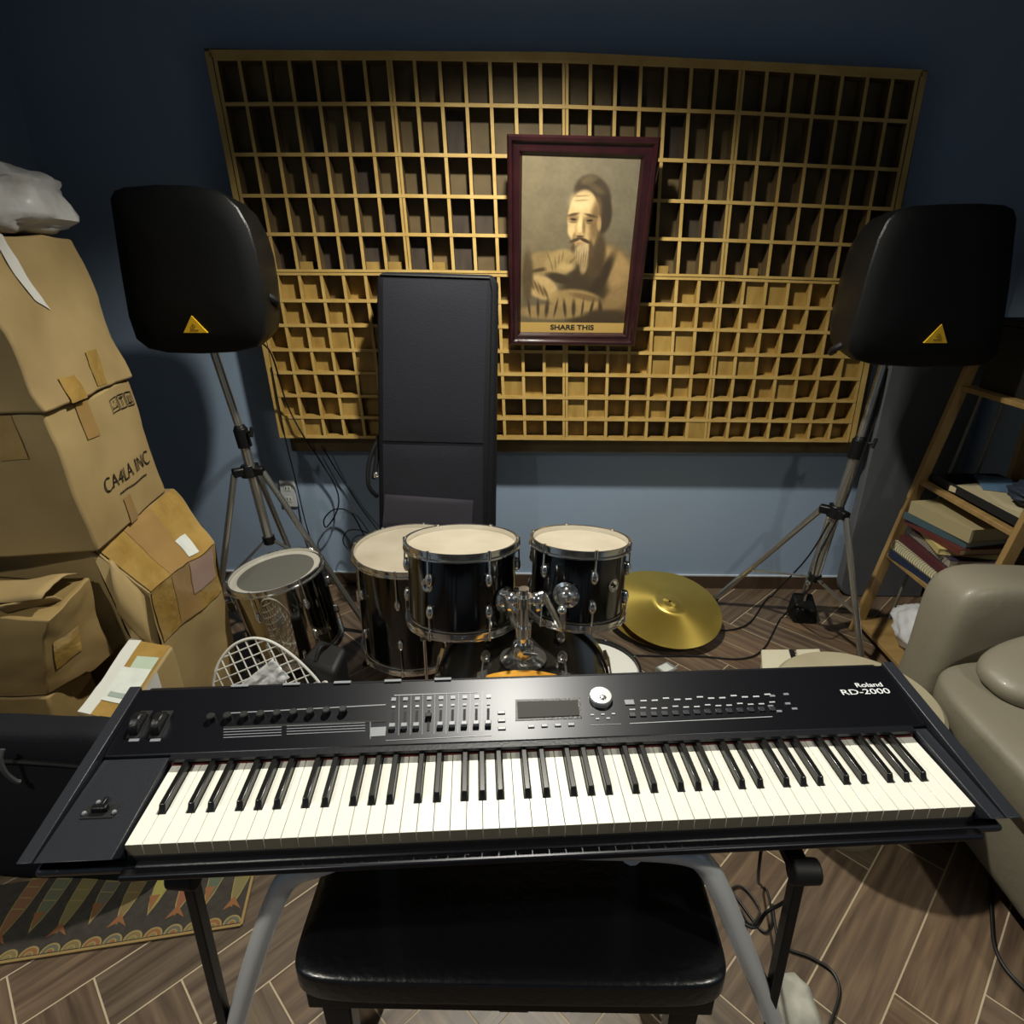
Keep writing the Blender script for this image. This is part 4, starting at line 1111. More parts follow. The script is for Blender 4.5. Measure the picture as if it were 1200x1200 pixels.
# white wire basket in front of the chrome drum
def basket():
    c0 = at_y(318, 815, 1.72)
    yp = 1.74; lean = V3(0, .30, 1).normalized()
    base = at_y(316, 812, yp)
    t = thing('wire_basket', 'white half round wire rack leaning in front of the chrome drum', 'basket', (base.x, yp, 0))
    n_ = V3(0, -1, .30).normalized()
    q = lambda x, y: at_plane(x, y, base, n_)
    arc = [(250, 815), (251, 795), (257, 776), (270, 759), (286, 750), (302, 748), (320, 753), (340, 766), (360, 784), (376, 803)]
    bot = [(378, 815), (384, 900), (252, 900)]
    fr = MB().tube([q(*p) for p in arc] + [q(*p) for p in bot], .0052, 8, 4, closed=True); fr.build('rim', M['white_wire'], t)
    g = MB()
    import bisect
    poly = arc + bot
    def clip(p, d):
        ts = []
        N = len(poly)
        for i in range(N):
            a, b_ = poly[i], poly[(i + 1) % N]; ex_, ey_ = b_[0] - a[0], b_[1] - a[1]
            den = d[0] * ey_ - d[1] * ex_
            if abs(den) < 1e-9: continue
            tt = ((a[0] - p[0]) * ey_ - (a[1] - p[1]) * ex_) / den; ss = ((a[0] - p[0]) * d[1] - (a[1] - p[1]) * d[0]) / den
            if 0 <= ss <= 1: ts.append(tt)
        return (min(ts), max(ts)) if len(ts) >= 2 else None
    for k in range(-9, 14):
        for d in ((.92, -.38), (.42, .91)):
            p = (310 + k * 11.5 * -d[1], 800 + k * 11.5 * d[0]); r_ = clip(p, d)
            if r_: g.cyl(q(p[0] + d[0] * r_[0], p[1] + d[1] * r_[0]), q(p[0] + d[0] * r_[1], p[1] + d[1] * r_[1]), .0027, n=6)
    g.build('wire_grid', M['white_wire'], t)
    f = MB(); f.tube([q(376, 803) + V3(0, 0, 0), q(384, 795) + V3(0, -.02, 0), q(390, 802) + V3(0, -.05, 0), q(393, 850) + V3(0, -.06, 0), q(394, 900) + V3(0, -.06, 0)], .005, 8, 4); f.build('side_loop', M['white_wire'], t)
    # foot loops that carry it on the floor
    p1, p2 = q(300, 900), q(384, 900)
    MB().tube([p1, (p1.x, p1.y - .03, .10), (p1.x, p1.y - .06, .005), (p1.x + .1, p1.y - .06, .005), (p2.x, p2.y - .06, .005), (p2.x, p2.y - .03, .10), p2], .005, 8, 1).build('support_leg', M['white_wire'], t)
    # crumpled clear sleeve caught behind the wires
    t2 = thing('plastic_sleeve', 'crumpled clear plastic sleeve caught in the white wire rack', 'wrapper', base + V3(0, .03, -.05))
    b4 = [q(284, 800), q(322, 770), (q(342, 792)), q(312, 814)]
    f = MB(); f.grid(lambda u, v: b4[0].lerp(b4[1], u).lerp(b4[3].lerp(b4[2], u), v) + n_ * (.016 + .010 * noise.noise(V3(u * 6, v * 6, 1))), 12, 10)
    o = f.build('sheet', M['clear_bag'], t2, fix=False); s = o.modifiers.new('solid', 'SOLIDIFY'); s.thickness = .001
basket()

# black hard case between chrome drum and floor tom
t = thing('drum_case', 'black soft case on the floor between chrome drum and floor tom', 'case', (-.70, 1.80, 0))
mb = MB(); mb.hexa([V3(-.79, 1.80, 0), V3(-.63, 1.71, 0), V3(-.62, 1.86, 0), V3(-.735, 1.92, 0)], [V3(-.77, 1.80, .24), V3(-.63, 1.73, .24), V3(-.61, 1.84, .27), V3(-.73, 1.90, .27)])
mb.build('case_body', M['dark_box'], t, bevel=.02, seg=3)
MB().tube([(-.71, 1.79, .245), (-.70, 1.82, .28), (-.68, 1.86, .262)], .008, 8, 5).build('handle', M['black_rubber'], t)

# sachet box on the floor
t = thing('small_packet', 'small silver and white packet on the floor in front of the cymbals', 'packet', (.59, 2.07, 0))
mb = MB(); mb.T = Matrix.Translation((.588, 2.06, 0)) @ Matrix.Rotation(R(35), 4, 'Z'); mb.box(-.035, .035, -.028, .028, .0005, .035); mb.build('carton_body', M['foil'], t, bevel=.003)
mb = MB(); mb.T = Matrix.Translation((.588, 2.06, 0)) @ Matrix.Rotation(R(35), 4, 'Z'); mb.box(-.028, .02, -.02, .022, .0352, .0358); mb.build('printed_label', M['label_paper'], t)

# off-white twin lid box behind the pouf
t = thing('white_box', 'off-white plastic box with two lids behind the round pouf', 'box', (1.0, 1.93, 0))
mb = MB(); mb.hexa([V3(.875, 1.83, 0), V3(1.11, 1.84, 0), V3(1.15, 2.02, 0), V3(.935, 2.01, 0)], [V3(.875, 1.83, .14), V3(1.11, 1.84, .14), V3(1.15, 2.02, .14), V3(.935, 2.01, .14)]); mb.build('box_body', M['white_box'], t, bevel=.006)
MB().hexa([V3(.868, 1.822, .141), V3(.995, 1.828, .141), V3(1.038, 2.022, .141), V3(.93, 2.018, .141)], [V3(.868, 1.822, .156), V3(.995, 1.828, .156), V3(1.038, 2.022, .156), V3(.93, 2.018, .156)]).build('lid', M['white_box'], t, bevel=.005)
MB().hexa([V3(1.02, 1.83, .141), V3(1.118, 1.832, .141), V3(1.158, 2.028, .141), V3(1.064, 2.022, .141)], [V3(1.02, 1.83, .156), V3(1.118, 1.832, .156), V3(1.158, 2.028, .156), V3(1.064, 2.022, .156)]).build('lid', M['white_box'], t, bevel=.005)
MB().bar((1.006, 1.826, .147), (1.05, 2.024, .147), .016, .010).build('gap_shade_strip', M['black_rubber'], t)  # dark strip added for the shade in the gap between the lids

# round pouf
t = thing('round_pouf', 'round cream pouf between the keyboard and the leather sofa', 'pouf', (.945, 1.42, 0))
mb = MB(); mb.T = Matrix.Translation((.945, 1.42, 0)); mb.lathe([(0, .001), (.155, .001), (.162, .02), (.205, .30), (.206, .378), (0, .378)], 56); mb.build('base', M['ottoman'], t)
mb = MB(); mb.T = Matrix.Translation((.945, 1.42, .378)); mb.lathe([(0, .0), (.208, .0), (.218, .012), (.217, .030), (.204, .044), (.12, .050), (0, .051)], 56); mb.build('cushion_top', M['ottoman'], t)

# ------------------------------------------------------------------ sofa
def super_box(name, c, s, m, parent, pw=.32, n=28, rx=None, amp=0.004, freq=4):
    mb = MB(); rot = rx or Matrix.Identity(3)
    def pt(th, ph):
        f = lambda v: math.copysign(abs(v) ** pw, v)
        d = V3(f(math.cos(th)) * f(math.sin(ph)), f(math.sin(th)) * f(math.sin(ph)), f(-math.cos(ph)))
        p = V3(d.x * s[0] / 2, d.y * s[1] / 2, d.z * s[2] / 2)
        p = rot @ p + Vector(c)
        return p + V3(noise.noise(p * freq), noise.noise(p * freq + V3(4, 0, 0)), noise.noise(p * freq + V3(0, 9, 0))) * amp
    nu, nv = n * 2, n
    vs = [pt(0, .0001)]; fs = []
    for j in range(1, nv):
        for i in range(nu): vs.append(pt(2 * PI * (i + .5) / nu, PI * j / nv))
    vs.append(pt(0, PI - .0001))
    for i in range(nu): fs.append((0, 1 + (i + 1) % nu, 1 + i))
    for j in range(nv - 2):
        for i in range(nu): fs.append((1 + j * nu + i, 1 + j * nu + (i + 1) % nu, 1 + (j + 1) * nu + (i + 1) % nu, 1 + (j + 1) * nu + i))
    Lq = len(vs) - 1
    for i in range(nu): fs.append((Lq, 1 + (nv - 2) * nu + i, 1 + (nv - 2) * nu + (i + 1) % nu))
    mb.add(vs, fs)
    return mb.build(name, m, parent, sharp=60)
t = thing('leather_sofa', 'taupe leather sofa at the right edge with rounded arm', 'sofa', (1.62, 1.0, 0))
super_box('arm', (1.665, 1.70, .345), (.75, .21, .61), M['leather'], t, .3, amp=.006, rx=Euler((0, R(3), 0)).to_matrix())
super_box('seat_base', (1.63, .98, .185), (.82, 1.22, .30), M['leather'], t, .25)
super_box('seat_cushion', (1.605, .975, .375), (.85, 1.22, .155), M['leather'], t, .34, amp=.008)
super_box('back', (1.945, 1.0, .48), (.20, 1.22, .66), M['leather'], t, .3)
for x, y in ((1.26, .42), (1.26, 1.56), (1.95, .42), (1.95, 1.70)):
    MB().cyl((x, y, .0), (x, y, .06), .02, .025).build('leg', M['black_plastic'], t)
t = thing('throw_cushion', 'taupe leather throw cushion lying on the sofa seat by the arm', 'cushion', (1.60, 1.44, .455))
super_box('cushion_body', (1.60, 1.44, .512), (.64, .27, .115), M['leather'], t, .75, rx=Euler((R(5), R(-7), R(6))).to_matrix(), amp=.01)

# ------------------------------------------------------------------ ladder shelf leaning at the right wall
def shelf():
    t = thing('ladder_shelf', 'leaning wooden shelf with slatted sides holding papers beside the leather sofa', 'shelf', (1.75, 2.2, 0))
    yfar, ynear = 2.40, 1.86
    def fx(z): return 1.505 + .165 * z
    H = 1.24
    for y in (yfar, ynear):
        MB().bar((fx(0), y, 0.0), (fx(H), y, H), .024, .042, (1, 0, 0)).build('post', M['shelf'], t, bevel=.002)
        MB().bar((1.99, y, 0.0), (1.99, y, H), .024, .042, (1, 0, 0)).build('post', M['shelf'], t, bevel=.002)
        for z0, z1 in ((.06, .39), (.39, .72), (.72, 1.10)):
            for k in (.28, .58):
                xa, xb = fx(z0) + (1.99 - fx(z0)) * k, fx(z1) + (1.99 - fx(z1)) * k
                MB().cyl((xa, y, z0), (xb, y, z1), .006, n=8).build('side_dowel', M['dowel'], t)
    for z in (.06, .39, .72, 1.10):
        MB().box(fx(z) - .012, 1.995, ynear - .01, yfar + .012, z - .018, z).build('shelf_board', M['shelf'], t, bevel=.002)
    for z in (.39, .72, 1.10):
        MB().box(1.998, 2.012, ynear, yfar, z, z + .05).build('back_rail', M['shelf'], t)
shelf()

def booklet(name, label, cat, c, w, l, th, rz, cov, page=None, tilt=0.0, spiral=False, group=None):
    t = thing(name, label, cat, (c[0], c[1], c[2]), 0, group)
    T = Matrix.Translation(Vector(c)) @ Matrix.Rotation(R(rz), 4, 'Z') @ Matrix.Rotation(R(tilt), 4, 'Y')
    cv = MB(); cv.T = T; cv.box(-w / 2, w / 2, -l / 2, l / 2, 0.0003, .0022); cv.box(-w / 2, w / 2, -l / 2, l / 2, th - .0022, th - .0003)
    if not spiral: cv.box(w / 2 - .002, w / 2, -l / 2, l / 2, .002, th - .002).box(-w / 2, -w / 2 + .002, -l / 2, l / 2, .002, th - .002)
    cv.build('cover', cov, t)
    pg = MB(); pg.T = T; pg.box(-w / 2 + .003, w / 2 - .003, -l / 2 + .003, l / 2 - .003, .0022, th - .0022); pg.build('pages', page or M['label_paper'], t)
    if spiral:
        s = MB(); s.T = T
        for i in range(22):
            y = -l / 2 + .01 + i * (l - .02) / 21
            s.tube([(-w / 2 + .004 + (th * .55) * math.cos(a), y, th / 2 + th * .6 * math.sin(a)) for a in [k * PI / 4 for k in range(8)]], .0011, 5, 1, closed=True)
        s.build('spiral_binding', M['steel'], t)
    return t
# stack on the second board, bottom to top
z = .3905; X0 = 1.685; Y0 = 2.20
items = [
    ('notebook', 'navy notebook at the bottom of the stack on the second shelf board', 'notebook', .24, .32, .022, 4, '1b2740', 'c9c2a4', False),
    ('notebook', 'thick cream spiral pad just above the navy notebook', 'notebook', .235, .31, .028, 1, 'b9b08c', 'cfc7a4', True),
    ('notebook', 'maroon covered notebook above the cream spiral pad', 'notebook', .23, .31, .018, -2, '4a1d22', 'c4b890', False),
    ('notebook', 'dark purple spiral notebook in the middle of the stack', 'notebook', .225, .30, .022, -5, '2b2238', '998f80', True),
    ('notebook', 'yellowish paper pad under the red folder', 'notebook', .215, .26, .016, -14, 'b5a468', 'c8ba84', False),
    ('folder', 'dark red cardboard folder in the upper part of the stack', 'folder', .23, .31, .016, 5, '56261f', 'a58f70', False),
    ('notebook', 'teal grey thin notebook lying on the dark red folder', 'notebook', .21, .29, .018, 13, '3c5058', 'b8b8a8', False),
    ('book', 'beige covered ring binder on top of the stack on the shelf', 'book', .20, .29, .034, 10, '9b8f6c', 'b8ad8a', False),
]
rr = random.Random(8)
for nm, lb, ct, w, l, th, rz, cc, pc, sp in items:
    th *= 1.5
    booklet(nm, lb, ct, (X0 + rr.uniform(-.012, .012), Y0 + rr.uniform(-.015, .015), z), w, l, th, rz, colour('cover_' + cc, cc, .55), colour('pages_' + pc, pc, .8), spiral=sp)
    z += th + .0008
# things on the third board
zb = .7205
t = thing('document_tray', 'black document tray on the third shelf board', 'tray', (1.75, 2.16, zb))
mb = MB(); mb.box(1.64, 1.90, 1.90, 2.37, zb, zb + .006); mb.box(1.64, 1.646, 1.90, 2.37, zb, zb + .035); mb.box(1.894, 1.90, 1.90, 2.37, zb, zb + .035); mb.box(1.64, 1.90, 2.364, 2.37, zb, zb + .035); mb.box(1.64, 1.90, 1.90, 1.906, zb, zb + .035)
mb.build('tray_shell', M['dark_box'], t)
booklet('paper_stack', 'loose cream papers lying in the black document tray', 'paper', (1.77, 2.13, zb + .008), .21, .29, .02, 14, colour('paper_cream', 'b5a988', .8), colour('paper_edge', 'c2b898', .8))
t = blob('dark_pouch', 'crumpled black and blue fabric pouch on papers on the third board', 'pouch', (1.80, 2.04, zb + .068), (.085, .10, .035), colour('pouch_navy', '1a2434', .7), .25, 2.6, 7, part='pouch_body')
t = thing('magazine', 'pale blue glossy magazine beside the dark pouch on the shelf', 'magazine', (1.85, 2.24, zb + .03))
mb = MB(); mb.T = Matrix.Translation((1.815, 2.255, zb + .030)) @ Matrix.Rotation(R(-24), 4, 'Z'); mb.box(-.06, .06, -.09, .09, 0, .006); mb.build('cover', colour('magazine_blue', '5a7896', .3), t)
# top board
t = thing('storage_box', 'black storage box on the top board of the shelf', 'box', (1.85, 2.05, 1.1005))
MB().box(1.715, 1.975, 1.90, 2.36, 1.1005, 1.33).build('box_body', M['dark_box'], t, bevel=.006)
MB().box(1.708, 1.98, 1.893, 2.367, 1.331, 1.352).build('lid', M['dark_box'], t, bevel=.004)
# bag of odds on the bottom board
t = blob('clear_bag', 'clear plastic bag of white papers on the bottom shelf board', 'bag', (1.64, 2.16, .145), (.10, .15, .085), M['clear_bag'], .22, 2.6, 12, flat=.0615, part='bag_film')
mb = MB(); mb.T = Matrix.Translation((1.64, 2.13, .10)) @ Euler((R(10), R(25), R(20))).to_matrix().to_4x4(); mb.box(-.05, .05, -.08, .08, 0, .03); mb.build('contents', colour('bag_contents', 'b9bcc6', .5), t, bevel=.004)

# small black pedal behind the right stand
t = thing('foot_pedal', 'small black and chrome pedal on the floor behind right stand legs', 'pedal', (1.30, 2.50, 0))
MB().hexa([V3(1.25, 2.45, 0), V3(1.36, 2.44, 0), V3(1.37, 2.55, 0), V3(1.26, 2.56, 0)], [V3(1.26, 2.46, .07), V3(1.35, 2.45, .07), V3(1.36, 2.54, .11), V3(1.27, 2.55, .11)]).build('pedal_body', M['black_plastic'], t, bevel=.01)
MB().cyl((1.31, 2.50, .09), (1.315, 2.51, .17), .006).ball((1.316, 2.512, .175), .014).build('beater', M['chrome'], t)

# ------------------------------------------------------------------ stage piano
KO = V3(-.542, .605, .80); KA = R(4.07)
KT = Matrix.Translation(KO) @ Matrix.Rotation(KA, 4, 'Z')
KX0, KX1 = -.128, 1.272
PY0, PZ0, PY1, PZ1 = .152, .016, .288, .040
def on_panel(px, py, d=0.0):
    n = (KT.to_3x3() @ V3(0, -(PZ1 - PZ0), PY1 - PY0)).normalized()
    p = at_plane(px, py, KT @ V3(0, PY0, PZ0), n); l = KT.inverted() @ p
    return l + V3(0, -(PZ1 - PZ0), PY1 - PY0).normalized() * d
def make_piano():
    t = thing('stage_piano', 'black 88 key digital stage piano across the foreground on its stand', 'keyboard', KO + V3(.02, .15, -.10), 0)
    def mk(): m = MB(); m.T = KT; return m
    # case: bottom tray, front lip, back
    m = mk()
    m.prism([(KX0 + .006, y, z) for y, z in ((-.012, -.0302), (-.012, -.040), (.004, -.056), (.10, -.095), (.300, -.095), (.300, -.0302))], (KX1 - KX0 - .012, 0, 0))
    m.build('case', M['kb'], t, bevel=.005)
    mk().box(-.004, 1.226, -.026, -.010, -.040, -.0302).build('front_rail', M['kb_panel'], t, bevel=.003)
    mk().box(0, 1.222, -.002, .16, -.030, -.0207).build('key_bed', M['kb_groove'], t)
    # left and right end blocks with a seam
    for x0, x1, nm in ((KX0, -.004, 'left'), (1.226, KX1, 'right')):
        m = mk(); seam = .021 if nm == 'left' else .023
        xs = (x0 + seam) if nm == 'left' else (x1 - seam)
        a, b_ = (x0, xs - .0012) if nm == 'left' else (xs + .0012, x1)
        m.hexa([(a, .004, -.03), (b_, .004, -.03), (b_, .298, -.03), (a, .298, -.03)], [(a, -.024, .002), (b_, -.024, .002), (b_, .292, .044), (a, .292, .044)])
        # flat front part then rising wing
        c, d = (xs + .0012, x1) if nm == 'left' else (x0, xs - .0012)
        m.hexa([(c, .004, -.03), (d, .004, -.03), (d, PY0, -.03), (c, PY0, -.03)], [(c, -.024, .002), (d, -.024, .002), (d, PY0, .011), (c, PY0, .011)])
        m.build('end_block', M['kb_end'], t, bevel=.0015)
    # control panel
    m = mk()
    xa, xb = KX0 + .021, KX1 - .023
    m.hexa([(xa, PY0, -.03), (xb, PY0, -.03), (xb, PY1, -.03), (xa, PY1, -.03)], [(xa, PY0, PZ0), (xb, PY0, PZ0), (xb, PY1, PZ1), (xa, PY1, PZ1)])
    cp = m.build('control_panel', M['kb_panel'], t, bevel=.003)
    mk().box(0, 1.222, .1440, .1515, -.006, .0035).build('felt_strip', M['felt'], t)
    mk().box(0, 1.222, .140, .152, .0105, .016).build('panel_lip', M['kb'], t)
    # ---- keys
    kw = 1.222 / 52
    letters = 'ABCDEFG'
    offs = {'C': -.0024, 'D': .0024, 'F': -.0034, 'G': 0.0, 'A': .0034}
    blacks = {}
    for i in range(51):
        L = letters[i % 7]
        if L in 'ACDFG': blacks[i] = (i + 1) * kw + offs[L]
    hb = .0062
    for i in range(52):
        x0, x1 = i * kw + .0004, (i + 1) * kw - .0004
        l = max(x0, blacks[i - 1] + hb) if (i - 1) in blacks else x0
        r = min(x1, blacks[i] - hb) if i in blacks else x1
        m = mk()
        vs = [(x0, 0, 0), (x1, 0, 0), (x1, .050, 0), (r, .050, 0), (r, .1445, 0), (l, .1445, 0), (l, .050, 0), (x0, .050, 0)]
        m.prism([V3(*p) + V3(0, 0, -.021) for p in vs], (0, 0, .021))
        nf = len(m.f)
        for q in range(nf):          # front faces take a darker colour standing for their shade
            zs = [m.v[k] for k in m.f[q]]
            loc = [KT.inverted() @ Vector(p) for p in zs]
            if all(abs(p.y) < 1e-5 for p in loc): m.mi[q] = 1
        m.build('white_key', [M['white_key'], colour('key_front_shade', '6e6656', .7)], t, bevel=.0008, seg=2, sharp=30)
    first = None
    for i, xc in blacks.items():
        if first is None:
            m = mk(); w = .0056
            m.hexa([(xc - w, .050, -.004), (xc + w, .050, -.004), (xc + w, .1445, -.004), (xc - w, .1445, -.004)], [(xc - w * .78, .0575, .0115), (xc + w * .78, .0575, .0115), (xc + w * .78, .1445, .0115), (xc - w * .78, .1445, .0115)])
            first = m.build('black_key', M['black_key'], t, bevel=.0012, seg=2); x_first = xc; o = first
        else:
            o = first.copy(); COL.objects.link(o); o.parent = t
            d = KT.to_3x3() @ V3(xc - x_first, 0, 0); o.location = first.location + d
    # ---- panel controls (children of the piano)
    pn = V3(0, -(PZ1 - PZ0), PY1 - PY0).normalized()
    pxv = V3(1, 0, 0); pyv = pn.cross(pxv)
    def pm(px, py, d=0.0):
        l = on_panel(px, py, d); m = MB(); B = Matrix((pxv, pyv, pn)).transposed().to_4x4(); B.translation = l; m.T = KT @ B; return m
    # wheels in a recess
    for px in (163, 188):
        m = pm(px, 850); m.box(-.010, .010, -.026, .030, -.006, .0006); w = m.build('wheel_slot', M['kb_groove'], t)
        m = pm(px, 850); m.T = m.T @ Matrix.Rotation(PI / 2, 4, 'Y'); m.lathe([(0, -.007), (.020, -.007), (.0215, -.005), (.0215, .005), (.020, .007), (0, .007)], 28); m.build('wheel', M['black_plastic'], t, sharp=30)
        m = pm(px - 6, 868); m.box(-.008, .008, -.002, .003, 0, .0012); m.build('wheel_marking', M['grey_btn'], t)
    # pitch lever
    m = MB(); m.T = KT; m.box(-.082, -.036, .042, .066, .003, .0068); m.build('lever_recess', M['kb_groove'], t)
    m = MB(); m.T = KT; m.box(-.070, -.048, .050, .060, .0065, .016); m.box(-.062, -.056, .060, .075, .008, .014); m.build('pitch_lever', M['black_plastic'], t, bevel=.002)
    m = MB(); m.T = KT; m.ball((-.079, .050, .008), .0035); m.ball((-.037, .050, .008), .0035); m.ball((-.068, .067, .010), .0035); m.build('lever_pins', M['grey_btn'], t)
    # knobs
    for k in range(9):
        px = 248 + k * 19.3; py = 843.5 - k * 1.05
        m = pm(px, py); m.lathe([(0, 0), (.0075, 0), (.0070, .010), (.0055, .0115), (0, .0115)], 18); kb_ = m.build('knob', M['black_rubber'], t, sharp=30)
        m = pm(px, py - 6, .0002); m.box(-.005, .005, -.001, .001, 0, .0004); m.build('knob_marking', M['print_'], t)
    def lineq(p0, p1, w, name, mt, d=.0004):
        a, b_ = on_panel(*p0, d), on_panel(*p1, d); m = MB(); m.T = KT; m.bar(a, b_, w, .0005, pn); return m.build(name, mt, t)
    lineq((268, 836), (452, 826), .0022, 'panel_line', M['grey_btn'])
    lineq((262, 853), (452, 845), .0045, 'panel_line', M['kb_groove'])
    for a in range(4):
        lineq((262, 855 + a * 3.2), (330, 852 + a * 3.2), .0013, 'panel_line', M['grey_btn'])
        lineq((336, 851 + a * 3.2), (428, 847 + a * 3.2), .0013, 'panel_line', M['grey_btn'])
    lineq((434, 846), (434, 866), .0010, 'panel_line', M['grey_btn'])
    lineq((434, 858), (452, 857), .018, 'panel_window', M['grey_btn'])
    # sliders
    for k in range(9):
        px = 461 + k * 13.9; y0 = 834 - k * .45
        l0, l1 = on_panel(px, y0, .0004), on_panel(px - 1.5 + k * .15, y0 + 24, .0004)
        m = MB(); m.T = KT; m.bar(l0, l1, .0045, .0008, pn); m.build('slider_slot', M['kb_groove'], t)
        q = .8 if k != 3 else .35
        c = l0.lerp(l1, q); m = MB(); m.T = KT @ Matrix.Translation(c) @ Matrix((pxv, pyv, pn)).transposed().to_4x4(); m.box(-.0052, .0052, -.004, .004, .0005, .008); m.build('slider_cap', M['grey_btn'] if k != 3 else M['black_rubber'], t, bevel=.001)
        m = pm(px + .4, y0 - 14, .0002); m.box(-.004, .004, -.0035, .0035, 0, .0015); m.build('button', M['grey_btn'], t)
        m = pm(px + .2, y0 - 5, .0002); m.box(-.003, .003, -.002, .002, 0, .0015); m.build('button', M['print_'], t)
    lineq((462, 815), (560, 811.5), .0012, 'panel_line', M['print_'])
    lineq((452, 868), (576, 862), .0010, 'panel_line', M['grey_btn'])
    for k in range(8): lineq((468 + k * 13.9, 814 - k * .5), (467 + k * 13.9, 862 - k * .5), .0006, 'panel_line', M['grey_btn'])
    for k in range(3):
        m = pm(587.5 + k * .3, 835.5 + k * 9.2, .0002); m.box(-.0065, .0065, -.003, .003, 0, .002); m.build('button', M['grey_btn'], t, bevel=.0008)
    # display
    A = [on_panel(*p, .0006) for p in ((607, 842), (679, 839), (677, 821), (606, 823))]
    m = MB(); m.T = KT; m.hexa(A, [p + pn * .0012 for p in A]); m.build('display', M['screen'], t)
    A2 = [on_panel(*p, .0002) for p in ((604, 845), (682, 842), (680, 818), (604, 820))]
    m = MB(); m.T = KT; m.hexa(A2, [p + pn * .0004 for p in A2]); m.build('display_bezel', M['black_plastic'], t)
    for k in range(4):
        m = pm(622.5 + k * 15.6, 851.5 - k * .7, .0002); m.box(-.0055, .0055, -.0028, .0028, 0, .002); m.build('button', M['grey_btn'], t, bevel=.0008)
    # dial
    m = pm(703.5, 819); m.lathe([(0, 0), (.0205, 0), (.0205, .007), (.0185, .010), (0, .0105)], 40); dl = m.build('dial', M['foil'], t, sharp=30)
    m = pm(706, 822, .0106); m.ball((0, 0, 0), .006, .006, .0015, 12, 8); m.build('finger_dimple', M['steel'], dl)
    for k in range(5):
        m = pm(694 + k * 6.2, 838 - k * .3 + (k % 2) * 5, .0002); m.box(-.003, .003, -.0013, .0013, 0, .0012); m.build('button', M['print_'], t)
    lineq((692, 850), (728, 848.5), .0009, 'panel_line', M['grey_btn'])
    # tone buttons, two rows
    m = pm(737.5, 823.5, .0002); m.box(-.0085, .0085, -.0055, .0055, 0, .002); m.build('button', M['grey_btn'], t, bevel=.0008)
    for k in range(12):
        px = 754 + k * 13.2
        m = pm(px, 821.5 - k * .5 - (2 if k % 3 == 2 else 0), .0002); m.box(-.0055, .0055, -.0014, .0014, 0, .0008); m.build('button', M['print_'], t)
    for k in range(14):
        px = 741 + k * 12.6
        m = pm(px, 838 - k * .55, .0002); m.box(-.0055, .0055, -.0045, .0045, 0, .0022); m.build('button', colour('dark_button', '2b2d34', .35), t, bevel=.0008)
        m = pm(px, 831.5 - k * .55 - (1.5 if k % 3 == 1 else 0), .0002); m.box(-.005, .005, -.0012, .0012, 0, .0004); m.build('button_print', M['print_'], t)
    lineq((738, 848), (905, 840), .0011, 'panel_line', M['print_'])
    for dx, dy in ((0, 0), (16, -2), (-2, 12), (18, 9), (8, 18), (26, 15)):
        m = pm(905 + dx, 816 + dy, .0002); m.box(-.0045, .0045, -.002, .002, 0, .0016); m.build('button', M['grey_btn'], t)
    # lettering
    B = Matrix((pxv, pyv, pn)).transposed().to_4x4()
    def lab(px, py, body, size, sx, bold):
        b = B.copy(); b.translation = on_panel(px, py, .0006); return text('lettering', body, size, KT @ b, M['white_print'], t, .0001, 'CENTER', bold, sx)
    lab(1018, 803, 'Roland', .0135, 1.35, .0002)
    lab(1014, 811, 'RD-2000', .0165, 1.5, .0001)
    # rear rail with hinge caps seen along the top edge
    mk().box(KX0 + .03, KX1 - .03, .286, .300, -.03, .034).build('rear_rail', M['kb'], t, bevel=.003)
    for x in [.05 + .09 * i for i in range(5)]:
        mk().box(x, x + .03, .284, .290, .0415, .0425).build('rear_marking', M['grey_btn'], t)
    # rubber feet under the case
    for x in (.10, 1.08):
        for y in (.13, .25):
            mk().cyl((x, y, -.099), (x, y, -.0955), .014).build('rubber_foot', M['black_rubber'], t)
make_piano()

